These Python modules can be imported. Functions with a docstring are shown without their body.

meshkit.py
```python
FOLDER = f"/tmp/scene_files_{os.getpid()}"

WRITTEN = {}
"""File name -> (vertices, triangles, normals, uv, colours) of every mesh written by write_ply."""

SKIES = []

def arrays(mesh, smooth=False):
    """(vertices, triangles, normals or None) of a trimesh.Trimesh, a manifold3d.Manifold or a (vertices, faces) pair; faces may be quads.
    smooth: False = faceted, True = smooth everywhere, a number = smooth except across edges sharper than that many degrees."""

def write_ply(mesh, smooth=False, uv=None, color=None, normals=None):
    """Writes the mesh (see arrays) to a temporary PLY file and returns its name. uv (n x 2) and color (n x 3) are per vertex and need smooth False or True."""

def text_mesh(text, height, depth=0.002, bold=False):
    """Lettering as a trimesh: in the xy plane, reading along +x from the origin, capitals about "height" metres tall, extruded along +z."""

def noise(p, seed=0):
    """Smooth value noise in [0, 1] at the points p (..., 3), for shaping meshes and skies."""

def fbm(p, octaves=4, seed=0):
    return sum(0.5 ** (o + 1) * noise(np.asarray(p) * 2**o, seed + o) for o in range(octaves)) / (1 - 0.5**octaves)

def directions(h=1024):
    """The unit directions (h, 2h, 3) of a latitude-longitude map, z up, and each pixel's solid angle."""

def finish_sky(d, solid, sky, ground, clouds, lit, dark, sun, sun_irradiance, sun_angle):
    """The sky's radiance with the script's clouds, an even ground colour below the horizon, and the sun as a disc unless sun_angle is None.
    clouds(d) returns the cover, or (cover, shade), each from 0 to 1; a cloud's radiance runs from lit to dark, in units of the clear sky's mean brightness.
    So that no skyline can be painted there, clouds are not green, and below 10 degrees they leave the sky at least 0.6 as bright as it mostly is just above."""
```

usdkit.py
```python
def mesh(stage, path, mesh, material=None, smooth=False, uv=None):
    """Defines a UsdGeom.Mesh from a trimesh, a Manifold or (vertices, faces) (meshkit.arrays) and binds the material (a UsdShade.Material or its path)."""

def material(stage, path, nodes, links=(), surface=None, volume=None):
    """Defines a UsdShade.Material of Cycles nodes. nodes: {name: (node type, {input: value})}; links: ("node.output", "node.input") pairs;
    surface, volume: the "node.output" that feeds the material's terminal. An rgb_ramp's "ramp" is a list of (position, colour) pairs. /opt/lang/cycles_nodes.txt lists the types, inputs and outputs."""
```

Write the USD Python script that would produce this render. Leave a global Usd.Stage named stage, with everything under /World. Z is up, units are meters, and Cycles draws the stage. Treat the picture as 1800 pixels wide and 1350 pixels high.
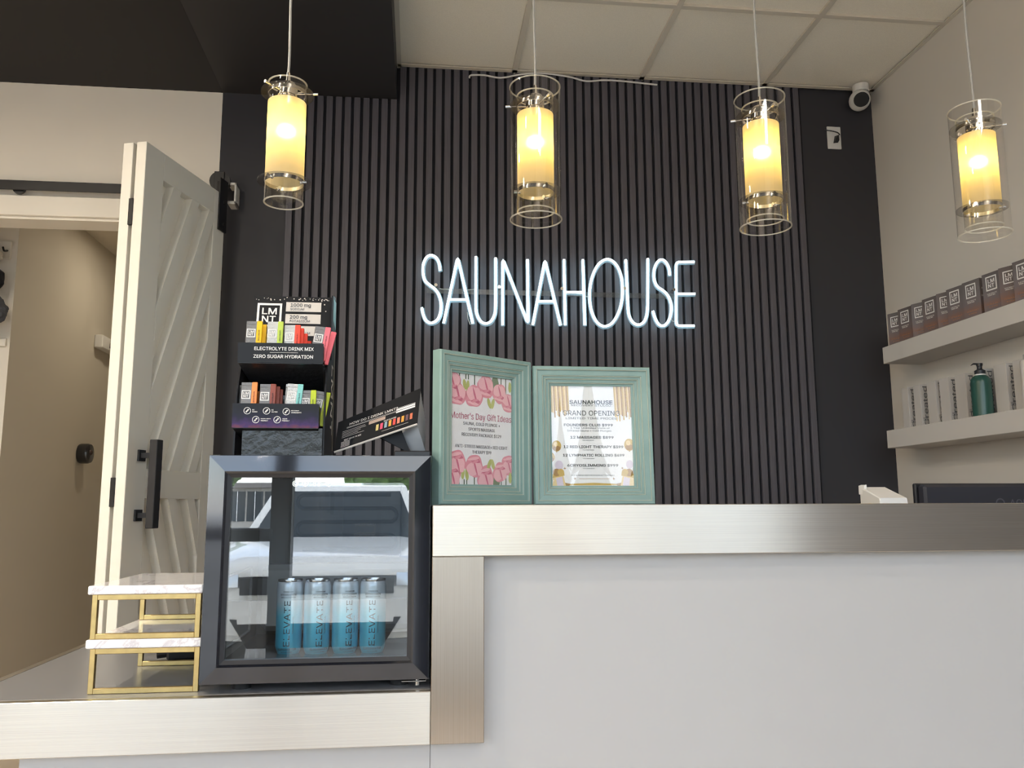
import math, random
import numpy as np, trimesh, usdkit, meshkit
from pxr import Usd, UsdGeom, UsdLux, UsdShade, Gf, Sdf
from shapely.geometry import Polygon, box as sbox
from shapely import affinity

random.seed(7); rng = np.random.default_rng(7)
stage = Usd.Stage.CreateInMemory()
UsdGeom.Xform.Define(stage, '/World')
mat = lambda name, *a, **k: usdkit.material(stage, '/World/Looks/' + name, *a, **k)

# ------------------------------------------------------------------ camera, sky, sun, exposure
EYE = (0.0, 0.0, 1.10)
YAW, PITCH, ROLL, FPX = math.radians(6.407), math.radians(8.409), math.radians(-0.240), 1475.5
F_ = np.array([math.sin(YAW)*math.cos(PITCH), math.cos(YAW)*math.cos(PITCH), math.sin(PITCH)])
R_ = np.array([math.cos(YAW), -math.sin(YAW), 0.0]); U_ = np.cross(R_, F_)
R2 = math.cos(ROLL)*R_ + math.sin(ROLL)*U_; U2 = -math.sin(ROLL)*R_ + math.cos(ROLL)*U_
cam = UsdGeom.Camera.Define(stage, '/World/camera')
cam.CreateHorizontalApertureAttr(36.0); cam.CreateFocalLengthAttr(36.0*FPX/1800)
cam.CreateClippingRangeAttr(Gf.Vec2f(0.05, 500))
cam.AddTransformOp().Set(Gf.Matrix4d(*R2, 0, *U2, 0, *(-F_), 0, *EYE, 1))
cam.CreateExposureAttr(1.24)

sky_m = mat('sky', {
    'tc': ('texture_coordinate', {}),
    'sky': ('sky_texture', {'sky_type': 'multiple_scattering', 'sun_disc': False, 'sun_elevation': 1.05, 'sun_rotation': 0.3, 'aerosol_density': 1.5}),
    'mp': ('mapping', {'scale': (1.0, 1.0, 2.6)}),
    'nz': ('noise_texture', {'scale': 2.2, 'detail': 6.0, 'roughness': 0.55}),
    'rp': ('rgb_ramp', {'ramp': [(0.0, (0, 0, 0)), (0.46, (0.15, 0.15, 0.15)), (0.62, (0.85, 0.85, 0.85)), (1, (1, 1, 1))]}),
    'mx': ('mix_color', {'b': (10.8, 10.5, 9.9), 'use_clamp': False}),
    'hs': ('hsv', {'saturation': 0.7}),
    'bg': ('background_shader', {'strength': 0.20})},
    [('tc.generated', 'mp.vector'), ('mp.vector', 'nz.vector'), ('nz.fac', 'rp.fac'), ('rp.color', 'mx.fac'), ('sky.color', 'hs.color'), ('hs.color', 'mx.a'), ('mx.result', 'bg.color')], surface='bg.background')
dome = UsdLux.DomeLight.Define(stage, '/World/sky'); dome.CreateIntensityAttr(1.0)
UsdShade.MaterialBindingAPI.Apply(dome.GetPrim()).Bind(sky_m)
sun = UsdLux.DistantLight.Define(stage, '/World/sun'); sun.CreateIntensityAttr(42.0); sun.CreateAngleAttr(0.6); sun.CreateColorAttr(Gf.Vec3f(1, 0.92, 0.80))
# the sun stands high behind the shop, over the roof (light travels towards -y)
sun.AddRotateXYZOp().Set(Gf.Vec3f(-22, 10, 0))

# ------------------------------------------------------------------ helpers
def lin(h):
    h = h.lstrip('#'); c = [int(h[i:i+2], 16)/255 for i in (0, 2, 4)]
    return tuple(x/12.92 if x <= 0.04045 else ((x+0.055)/1.055)**2.4 for x in c)
def C3(c): return lin(c) if isinstance(c, str) else c
def pm(name, c, rough=0.5, metal=0.0, bump=None, vary=None, **kw):
    nodes = {'p': ('principled_bsdf', {'base_color': C3(c), 'roughness': rough, 'metallic': metal, **kw})}; links = []
    if bump or vary:
        nodes['tc'] = ('texture_coordinate', {})
        nodes['nz'] = ('noise_texture', {'scale': float((bump or vary)[0]), 'detail': 4.0}); links.append(('tc.object', 'nz.vector'))
    if bump:
        nodes['b'] = ('bump', {'strength': float(bump[1]), 'distance': 0.004}); links += [('nz.fac', 'b.height'), ('b.normal', 'p.normal')]
    if vary:
        k = vary[1]; cc = np.array(C3(c))
        nodes['r'] = ('rgb_ramp', {'ramp': [(0.3, tuple(cc*(1-k))), (0.7, tuple(np.minimum(cc*(1+k), 1)))]})
        links += [('nz.fac', 'r.fac'), ('r.color', 'p.base_color')]
    return mat(name, nodes, links, surface='p.BSDF')
used = {}
def pathname(parent, name):
    k = (parent, name); n = used.get(k, 0); used[k] = n+1
    return f'{parent}/{name}' + (f'_{n:03d}' if n else '')
def setd(p, label=None, cat=None, group=None, kind=None):
    for k, v in (('label', label), ('category', cat), ('group', group), ('kind', kind)):
        if v: p.SetCustomDataByKey(k, v)
    return p
class Thing:
    def __init__(s, name, label, cat, loc=(0, 0, 0), rot=(0, 0, 0), group=None, kind=None, ref=None):
        s.loc = np.array(loc, float); s.rot = rot; s.path = pathname('/World', name)
        s.x = UsdGeom.Xform.Define(stage, s.path); s.x.AddTranslateOp().Set(Gf.Vec3d(*map(float, loc))); s.x.AddRotateXYZOp().Set(Gf.Vec3f(*rot))
        p = s.x.GetPrim(); setd(p, label, cat, group, kind)
        if ref is not None:
            p.GetReferences().AddInternalReference(ref.path); p.SetInstanceable(True)
    def part(s, name, m, material, parent=None, label=None, world=False, smooth=30, kind=None):
        path = pathname(parent or s.path, name)
        if isinstance(m, list): m = trimesh.util.concatenate(m)
        if world: m = m.copy(); m.apply_translation(-s.loc)
        if world == 'unrot': m.apply_transform(trimesh.transformations.rotation_matrix(-math.radians(s.rot[2]), (0, 0, 1)))
        pr = usdkit.mesh(stage, path, m, material, smooth=smooth).GetPrim(); setd(pr, label, kind=kind)
        return path
def single(name, m, material, label, cat, base=None, group=None, kind=None, smooth=30):
    if isinstance(m, list): m = trimesh.util.concatenate(m)
    path = pathname('/World', name); m = m.copy()
    o = np.array(base if base is not None else (0, 0, 0), float); m.apply_translation(-o)
    g = usdkit.mesh(stage, path, m, material, smooth=smooth); g.AddTranslateOp().Set(Gf.Vec3d(*o)); setd(g.GetPrim(), label, cat, group, kind)
    return path
def bx(x0, x1, y0, y1, z0, z1, b=0.0):
    if b <= 0:
        m = trimesh.creation.box((x1-x0, y1-y0, z1-z0)); m.apply_translation(((x0+x1)/2, (y0+y1)/2, (z0+z1)/2)); return m
    c = np.array([(x0+x1)/2, (y0+y1)/2, (z0+z1)/2]); h = np.array([x1-x0, y1-y0, z1-z0])/2; pts = []
    for s in np.ndindex(2, 2, 2):
        sg = np.array(s)*2-1
        for k in range(3):
            q = h-b; q[k] = h[k]; pts.append(c+sg*q)
    return trimesh.PointCloud(np.array(pts)).convex_hull
def hull(pts): return trimesh.PointCloud(np.array(pts, float)).convex_hull
def tube(path, r, n=8, closed=False):
    p = np.array(path, float); N = len(p)
    t = np.roll(p, -1, 0)-np.roll(p, 1, 0) if closed else np.gradient(p, axis=0)
    t /= np.maximum(np.linalg.norm(t, axis=1, keepdims=True), 1e-12)
    u = np.cross(t[0], [0, 0, 1.0]); u = np.cross(t[0], [1.0, 0, 0]) if np.linalg.norm(u) < 1e-3 else u; u /= np.linalg.norm(u)
    V = []
    rr = np.broadcast_to(r, N)
    for i in range(N):
        u = u-t[i]*(u@t[i]); u /= np.linalg.norm(u); w = np.cross(t[i], u)
        for k in range(n):
            a = 2*math.pi*k/n; V.append(p[i]+rr[i]*(math.cos(a)*u+math.sin(a)*w))
    F = []
    for i in range(N if closed else N-1):
        j = (i+1) % N
        for k in range(n):
            l = (k+1) % n; F += [(i*n+k, i*n+l, j*n+l), (i*n+k, j*n+l, j*n+k)]
    if not closed:
        V += [p[0], p[-1]]; a, b = len(V)-2, len(V)-1
        for k in range(n):
            l = (k+1) % n; F += [(a, l, k), (b, (N-1)*n+k, (N-1)*n+l)]
    return trimesh.Trimesh(V, F, process=False)
def spline(pts, n=6, closed=False):
    p = np.array(pts, float); N = len(p); out = []
    for i in range(N if closed else N-1):
        g = lambda k: p[k % N] if closed else p[min(max(k, 0), N-1)]
        a, b, c, d = g(i-1), g(i), g(i+1), g(i+2)
        for s in np.linspace(0, 1, n, endpoint=False):
            out.append(0.5*(2*b+(c-a)*s+(2*a-5*b+4*c-d)*s*s+(3*b-a-3*c+d)*s**3))
    if not closed: out.append(p[-1])
    return np.array(out)
def lathe(prof, n=32, closed=False):
    """prof: (r, z) from bottom to top"""
    V, F = [], []
    P = list(prof); m = len(P)
    for r, z in P:
        for k in range(n):
            a = 2*math.pi*k/n; V.append((r*math.cos(a), r*math.sin(a), z))
    for i in range(m if closed else m-1):
        j = (i+1) % m
        for k in range(n):
            l = (k+1) % n; F += [(i*n+k, i*n+l, j*n+l), (i*n+k, j*n+l, j*n+k)]
    return trimesh.Trimesh(V, F, process=False)
def cyl(p0, p1, r, n=16): return tube([p0, p1], r, n)
def ring(w, h, prof, cx=0, cz=0, y0=0):
    """mitred frame round a w x h opening-facing -y; prof: closed loop of (inset from the outer edge, y)"""
    V, F = [], []; m = len(prof)
    for i, d in prof:
        a, b = w/2-i, h/2-i
        V += [(cx-a, y0+d, cz-b), (cx+a, y0+d, cz-b), (cx+a, y0+d, cz+b), (cx-a, y0+d, cz+b)]
    for i in range(m):
        j = (i+1) % m
        for k in range(4):
            l = (k+1) % 4; F += [(i*4+k, i*4+l, j*4+l), (i*4+k, j*4+l, j*4+k)]
    t = trimesh.Trimesh(V, F, process=False); t.fix_normals(); return t
def ext(poly, d):
    gs = [g for g in getattr(poly, 'geoms', [poly]) if g.geom_type == 'Polygon' and g.area > 1e-9]
    return trimesh.util.concatenate([trimesh.creation.extrude_polygon(g, d, engine='earcut') for g in gs])
def onto(m, o, ex, ey):
    """2D drawing (x right, y up, +z towards the viewer) onto a plane"""
    m = m.copy(); ex = np.array(ex, float); ey = np.array(ey, float); M = np.eye(4)
    M[:3, 0], M[:3, 1], M[:3, 2], M[:3, 3] = ex, ey, np.cross(ex, ey)/max(np.linalg.norm(np.cross(ex, ey)), 1e-9), o
    m.apply_transform(M); return m
FRONT = ((1, 0, 0), (0, 0, 1))
_tc = {}
def text(s, h, w=None, cx=0.0, cy=0.0, bold=False, rot=0, d=0.0004, align='c'):
    """lettering centred on (cx, cy); capitals h high, squeezed to width w"""
    k = (s, bold)
    if k not in _tc: _tc[k] = meshkit.text_mesh(s, 1.0, 1.0, bold)
    m = _tc[k].copy(); b = m.bounds
    sx = h if w is None else w/(b[1, 0]-b[0, 0])
    off = -b[0, 0] if align == 'l' else -(b[0, 0]+b[1, 0])/2
    m.vertices = (m.vertices+[off, -0.5, 0])*[sx, h, d]
    if rot: m.apply_transform(trimesh.transformations.rotation_matrix(math.radians(rot), (0, 0, 1)))
    m.apply_translation((cx, cy, 0)); return m
def rect2(x0, x1, y0, y1, d=0.0003): return bx(x0, x1, y0, y1, 0, d)
def poly2(pts, d=0.0003): return ext(Polygon(pts).buffer(0), d)
def disc2(cx, cy, rx, ry=None, d=0.0003, n=20):
    ry = ry or rx; return poly2([(cx+rx*math.cos(a), cy+ry*math.sin(a)) for a in np.linspace(0, 2*math.pi, n, endpoint=False)], d)
def annulus2(cx, cy, r, t, d=0.0003, n=28):
    from shapely.geometry import Point
    return ext(Point(cx, cy).buffer(r, quad_segs=n//4).difference(Point(cx, cy).buffer(r-t, quad_segs=n//4)), d)
def lift(m, dz): m = m.copy(); m.apply_translation((0, 0, dz)); return m
def moved(m, v): m = m.copy(); m.apply_translation(v); return m

# ------------------------------------------------------------------ materials
M = {}
M['white_wall'] = pm('white_wall', (0.78, 0.73, 0.655), 0.7)
M['right_wall'] = pm('right_wall_paint', (0.66, 0.615, 0.56), 0.75)
M['taupe'] = pm('taupe_paint', (0.55, 0.50, 0.42), 0.7)
M['black_wall'] = pm('black_wall_paint', (0.030, 0.029, 0.0355), 0.62)
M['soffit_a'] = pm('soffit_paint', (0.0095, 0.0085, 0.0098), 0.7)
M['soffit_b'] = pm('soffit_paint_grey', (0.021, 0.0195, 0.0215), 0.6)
M['felt'] = pm('black_felt', (0.017, 0.0165, 0.020), 0.95)
M['slat'] = mat('charcoal_slat', {
    'g': ('geometry', {}), 'mp': ('mapping', {'scale': (60, 60, 2.2)}), 'nz': ('noise_texture', {'scale': 3.0, 'detail': 5.0}),
    'rp': ('rgb_ramp', {'ramp': [(0.3, (0.078, 0.072, 0.085)), (0.7, (0.100, 0.092, 0.109))]}), 'p': ('principled_bsdf', {'roughness': 0.55})},
    [('g.position', 'mp.vector'), ('mp.vector', 'nz.vector'), ('nz.fac', 'rp.fac'), ('rp.color', 'p.base_color')], surface='p.BSDF')
M['tile'] = pm('ceiling_tile', (0.88, 0.82, 0.71), 0.9, vary=(260, 0.04))
M['tee'] = pm('ceiling_tee', (0.66, 0.60, 0.51), 0.55)
M['trim'] = pm('trim_paint', (0.78, 0.74, 0.67), 0.4)
M['door'] = pm('door_paint', (0.82, 0.79, 0.72), 0.42)
M['floor'] = pm('tan_floor', (0.66, 0.57, 0.46), 0.35, vary=(3, 0.15))
M['black_metal'] = pm('black_metal', (0.008, 0.008, 0.010), 0.42)
M['handle_black'] = pm('handle_black', (0.016, 0.016, 0.019), 0.5)
def steel(name, c, tangent, stretch):
    return mat(name, {
        'g': ('geometry', {}), 'mp': ('mapping', {'scale': stretch}), 'nz': ('noise_texture', {'scale': 1.0, 'detail': 6.0, 'roughness': 0.65}),
        'rp': ('rgb_ramp', {'ramp': [(0.25, tuple(np.array(c)*0.955)), (0.75, tuple(np.minimum(np.array(c)*1.035, 1)))]}),
        'rr': ('map_range', {'to_min': 0.27, 'to_max': 0.34}),
        't': ('combine_xyz', {'x': tangent[0], 'y': tangent[1], 'z': tangent[2]}),
        'p': ('principled_bsdf', {'metallic': 1.0, 'anisotropic': 0.9})},
        [('g.position', 'mp.vector'), ('mp.vector', 'nz.vector'), ('nz.fac', 'rp.fac'), ('nz.fac', 'rr.value'), ('rr.result', 'p.roughness'),
         ('rp.color', 'p.base_color'), ('t.vector', 'p.tangent')], surface='p.BSDF')
M['steel_h'] = steel('brushed_steel', (0.60, 0.56, 0.505), (0, 0, 1), (2, 2, 1500))
M['steel_v'] = steel('brushed_steel_upright', (0.47, 0.415, 0.355), (1, 0, 0), (1500, 2, 2))
M['laminate'] = pm('white_laminate', (0.435, 0.43, 0.43), 0.32)
M['worktop'] = pm('grey_worktop', (0.185, 0.185, 0.19), 0.30)
M['shelf'] = pm('shelf_paint', (0.60, 0.56, 0.52), 0.5)
M['brass'] = pm('brushed_brass', (0.55, 0.40, 0.17), 0.34, 1.0, vary=(40, 0.12))
M['marble'] = mat('white_marble', {
    'g': ('geometry', {}), 'nz': ('noise_texture', {'scale': 6.0, 'detail': 8.0, 'roughness': 0.62, 'distortion': 1.6}),
    'rp': ('rgb_ramp', {'ramp': [(0.0, (0.86, 0.85, 0.83)), (0.45, (0.84, 0.83, 0.82)), (0.49, (0.60, 0.55, 0.57)), (0.525, (0.84, 0.83, 0.82)), (1, (0.88, 0.87, 0.86))]}),
    'p': ('principled_bsdf', {'roughness': 0.05, 'specular_ior_level': 0.8})},
    [('g.position', 'nz.vector'), ('nz.fac', 'rp.fac'), ('rp.color', 'p.base_color')], surface='p.BSDF')
M['gloss_black'] = pm('gloss_black', (0.006, 0.0065, 0.009), 0.07, ior=1.6, specular_ior_level=0.5, coat_weight=0.4, coat_roughness=0.03)
M['satin_black'] = pm('satin_black', (0.010, 0.010, 0.013), 0.4)
M['rubber'] = pm('rubber', (0.012, 0.012, 0.013), 0.75)
M['chrome'] = pm('chrome', (0.80, 0.77, 0.72), 0.12, 1.0)
M['alu'] = pm('aluminium', (0.72, 0.72, 0.73), 0.22, 1.0)
M['liner'] = pm('fridge_liner', (0.20, 0.205, 0.21), 0.42)
M['liner_dark'] = pm('fridge_liner_dark', (0.018, 0.019, 0.024), 0.35)
M['coil'] = pm('cooling_plate', (0.020, 0.022, 0.028), 0.25, 0.4)
M['white'] = pm('white_plastic', (0.72, 0.70, 0.67), 0.4)
M['ink'] = pm('dark_ink', (0.03, 0.03, 0.032), 0.6)
M['ink_soft'] = pm('grey_ink', (0.10, 0.10, 0.105), 0.6)
M['print_white'] = pm('white_print', (0.78, 0.75, 0.72), 0.5)
M['print_cream'] = pm('cream_print', (0.62, 0.57, 0.52), 0.5)
def pane(name, f0, tint=(0.97, 0.985, 0.98), rough=0.0):
    """thin clear sheet: Schlick reflection, the same from either side"""
    return mat(name, {'lw': ('layer_weight', {'blend': 0.5}), 'pw': ('math', {'math_type': 'power', 'value2': 4.0}), 'f': ('math', {'math_type': 'multiply_add', 'value2': 1-f0, 'value3': f0, 'use_clamp': True}),
                      't': ('transparent_bsdf', {'color': tint}), 'g': ('glossy_bsdf', {'color': (1, 1, 1), 'roughness': rough}), 'm': ('mix_closure', {})},
               [('lw.facing', 'pw.value1'), ('pw.value', 'f.value1'), ('f.value', 'm.fac'), ('t.BSDF', 'm.closure1'), ('g.BSDF', 'm.closure2')], surface='m.closure')
M['pane'] = pane('window_pane', 0.06)
M['fridge_glass'] = pane('fridge_double_glass', 0.14, (0.93, 0.95, 0.955))
M['frame_glass'] = pane('picture_glass', 0.032, (0.985, 0.985, 0.985))
M['lamp_glass'] = pane('lamp_glass', 0.05, (0.975, 0.965, 0.945))
M['lamp_rim'] = mat('lamp_glass_rim', {'d': ('principled_bsdf', {'base_color': (0.75, 0.72, 0.62), 'roughness': 0.15}), 't': ('transparent_bsdf', {}), 'm': ('mix_closure', {'fac': 0.35})},
                    [('t.BSDF', 'm.closure1'), ('d.BSDF', 'm.closure2')], surface='m.closure')
M['disc_glass'] = mat('smoky_disc_glass', {'d': ('principled_bsdf', {'base_color': (0.06, 0.055, 0.05), 'roughness': 0.08}), 't': ('transparent_bsdf', {}), 'm': ('mix_closure', {'fac': 0.30})}, [('t.BSDF', 'm.closure1'), ('d.BSDF', 'm.closure2')], surface='m.closure')
M['frosted'] = mat('frosted_glass', {'tr': ('translucent_bsdf', {'color': (0.93, 0.80, 0.48)}), 'd': ('diffuse_bsdf', {'color': (0.74, 0.68, 0.54)}), 'm': ('mix_closure', {'fac': 0.30}), 'rf': ('refraction_bsdf', {'color': (1.0, 0.95, 0.80), 'IOR': 1.25, 'roughness': 0.55}), 'm2': ('mix_closure', {'fac': 0.22})},
                   [('tr.BSDF', 'm.closure1'), ('d.BSDF', 'm.closure2'), ('m.closure', 'm2.closure1'), ('rf.BSDF', 'm2.closure2')], surface='m2.closure')
M['bulb'] = mat('lit_bulb', {'e': ('emission', {'color': (1.0, 0.70, 0.20), 'strength': 19.0})}, surface='e.emission')
M['neon'] = mat('lit_neon', {'e': ('emission', {'color': (0.66, 0.93, 1.0), 'strength': 2.6})}, surface='e.emission')
M['jacket'] = mat('neon_jacket', {'d': ('principled_bsdf', {'base_color': (0.40, 0.50, 0.58), 'roughness': 0.3}), 't': ('transparent_bsdf', {}), 'm': ('mix_closure', {'fac': 0.45})},
                  [('t.BSDF', 'm.closure1'), ('d.BSDF', 'm.closure2')], surface='m.closure')
M['clear_wire'] = pm('clear_cord', (0.32, 0.31, 0.29), 0.35)

# ------------------------------------------------------------------ the room
W, XR, XL, YF, ZC, ZS = 3.69, 2.211, -3.30, -1.50, 3.13, 2.966
def struct(name, label, cat='wall'): return Thing(name, label, cat, kind='structure')
t = struct('floor', 'tan shop floor', 'floor'); t.part('floor_slab', bx(XL-.1, XR+.1, YF-.05, 7.0, -.06, 0), M['floor'])
XS = -0.897
t = struct('wall_back', 'black accent wall with vertical charcoal slats behind the counter')
t.part('panel', bx(XS, XR+.1, W, W+.1, 0, ZC+.05), M['black_wall'])
sx0, sx1 = -0.598, 1.838
t.part('felt_backing', bx(sx0, sx1, W-.008, W+.001, 0, ZC-.001), M['felt'])
ns = 59; pitch = (sx1-sx0)/ns
for i in range(ns):
    xa = sx0+i*pitch; top = ZS-.001 if xa < -0.128 else ZC-.002
    t.part('slat', bx(xa, xa+pitch*.68, W-.022, W-.0075, 0.002, top, .0015), M['slat'])
t = struct('wall_left', 'plain white side wall'); t.part('panel', bx(XL-.1, XL, YF, W, 0, ZC+.05), M['white_wall'])
t = struct('wall_right', 'greige side wall behind the two floating shelves'); t.part('panel', bx(XR, XR+.1, 1.15, W, 0, ZC+.05), M['right_wall']); t.part('dark_panel', bx(XR, XR+.1, YF, 1.15, 0, ZC+.05), pm('dark_grey_paint', (0.085, 0.08, 0.078), 0.6), label='dark grey painted stretch near the windows')
DX0, DX1, DZ = -2.30, -1.05, 2.355
t = struct('wall_doorway', 'white wall with a doorway to the back corridor')
t.part('panel', bx(XL-.1, DX0, W, W+.13, 0, ZC), M['white_wall']); t.part('panel', bx(DX0, DX1, W, W+.13, DZ, ZC), M['white_wall'])
t.part('panel', bx(DX1, XS, W, W+.13, 0, ZC), M['white_wall'])
t = struct('trim_1', 'white casing round the corridor doorway', 'trim')
t.part('head_casing', bx(DX0-.09, DX1+.09, W-.018, W+.0005, DZ, DZ+.088, .002), M['trim'])
t.part('side_casing', bx(DX1, DX1+.09, W-.018, W+.0005, 0, DZ, .002), M['trim']); t.part('side_casing', bx(DX0-.09, DX0, W-.018, W+.0005, 0, DZ, .002), M['trim'])
t.part('head_jamb', bx(DX0, DX1, W, W+.13, DZ-.012, DZ-.0005), M['trim']); t.part('side_jamb', bx(DX1-.012, DX1-.0005, W, W+.13, 0, DZ-.012), M['trim'])
# corridor beyond the doorway
XT = -1.99
t = struct('wall_corridor', 'taupe corridor wall seen through the doorway'); t.part('panel', bx(XT-.1, XT, 4.28, 7.0, 0, 2.8), M['taupe'])
t = struct('wall_closet', 'white wall of the coat nook beside the taupe corridor wall'); t.part('panel', bx(XL, XT-.1, 4.28, 4.38, 0, 2.8), M['white_wall'])
t.part('panel', bx(XT-.1, XT-.0005, 4.279, 4.28, 0, 2.8), M['white_wall'])
t = struct('wall_corridor_right', 'hidden right side of the corridor'); t.part('panel', bx(-.96, -.86, W+.13, 7.0, 0, 2.8), M['taupe'])
t = struct('wall_corridor_end', 'far end of the corridor'); t.part('panel', bx(XL, -.86, 7.0, 7.1, 0, 2.8), M['taupe'])
t = struct('wall_nook_left', 'far left side of the coat nook'); t.part('panel', bx(XL-.1, XL, W, 4.4, 0, 2.8), M['white_wall'])
t = struct('ceiling_corridor', 'white corridor ceiling', 'ceiling'); t.part('panel', bx(XL, -.86, W+.13, 7.1, 2.75, 2.85), pm('corridor_ceiling', (0.62, 0.56, 0.46), 0.8))
t = struct('trim_2', 'white door casing far along the taupe corridor wall', 'trim'); t.part('casing', bx(XT, XT+.02, 5.60, 5.69, 0, 2.07, .003), M['trim'])
# ceiling
t = struct('ceiling', 'suspended ceiling of square cream tiles in a grid', 'ceiling')
t.part('deck', bx(XL-.2, XR+.2, YF-.25, W+.2, ZC+.05, ZC+.12), M['soffit_a'])
gx = [-0.115, 0.43, 1.04, 1.65, XR]; gy = [W-.61*k for k in range(9)]+[YF]
tees = []
for x in gx[1:-1]: tees.append(bx(x-.012, x+.012, YF, W, ZC-.004, ZC+.03))
for y in gy[1:-1]: tees.append(bx(-.115, XR, y-.012, y+.012, ZC-.0035, ZC+.03))
tees += [bx(-.115, XR, W-.046, W-.0225, ZC-.004, ZC), bx(XR-.02, XR, YF, W, ZC-.004, ZC)]
t.part('grid', tees, M['tee'])
for j in range(len(gy)-1):
    for i in range(4):
        t.part('ceiling_tile', bx(gx[i]+.010, gx[i+1]-.010, gy[j+1]+.010, gy[j]-.010, ZC+.006, ZC+.024, .003), M['tile'])
t = struct('ceiling_soffit', 'matt black dropped soffit over the left side', 'ceiling')
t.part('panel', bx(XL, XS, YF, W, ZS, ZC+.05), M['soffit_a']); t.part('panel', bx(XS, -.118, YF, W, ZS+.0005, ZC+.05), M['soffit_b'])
t = struct('trim_3', 'thin angle trim along the soffit edge', 'trim'); t.part('angle', bx(-.118, -.098, YF, W, ZC-.004, ZC), M['tee'])
# the shop's ceiling lights, behind and above the viewer
for k, (x, y) in enumerate(((-2.35, .35), (-1.45, .35), (-2.35, 1.55), (-1.45, 1.55))):
    t = Thing('recessed_downlight', ('front left', 'front right', 'rear left', 'rear right')[k]+' recessed downlight of four in the black soffit', 'light', (x, y, ZS-.001))
    t.part('rim', lathe([(.062, -.006), (.085, -.006), (.085, 0), (.062, 0)], 28, closed=True), M['white'])
    t.part('lens', lathe([(0, -.003), (.0615, -.003), (.0615, -.0005), (0, -.0005)], 28), mat('downlight_%d' % k, {'e': ('emission', {'color': (1.0, 0.86, 0.68), 'strength': 300.0})}, surface='e.emission'))
for k, (x0_, x1_) in enumerate(((gx[1], gx[2]),)):
    y0_, y1_ = gy[8], gy[7]
    t = Thing('ceiling_light_panel', 'square flat ceiling light panel near the shop windows', 'light', ((x0_+x1_)/2, (y0_+y1_)/2, ZC))
    t.part('rim', ring(x1_-x0_-.03, .58, [(0, 0), (.02, 0), (.02, .008), (0, .008)], 0, 0, 0).apply_transform(trimesh.transformations.rotation_matrix(math.pi/2, (1, 0, 0))), M['white'])
    t.part('diffuser', bx(-(x1_-x0_)/2+.035, (x1_-x0_)/2-.035, -.27, .27, -.004, .002), mat('panel_%d' % k, {'e': ('emission', {'color': (1.0, 0.91, 0.80), 'strength': 15.0})}, surface='e.emission'))
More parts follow.
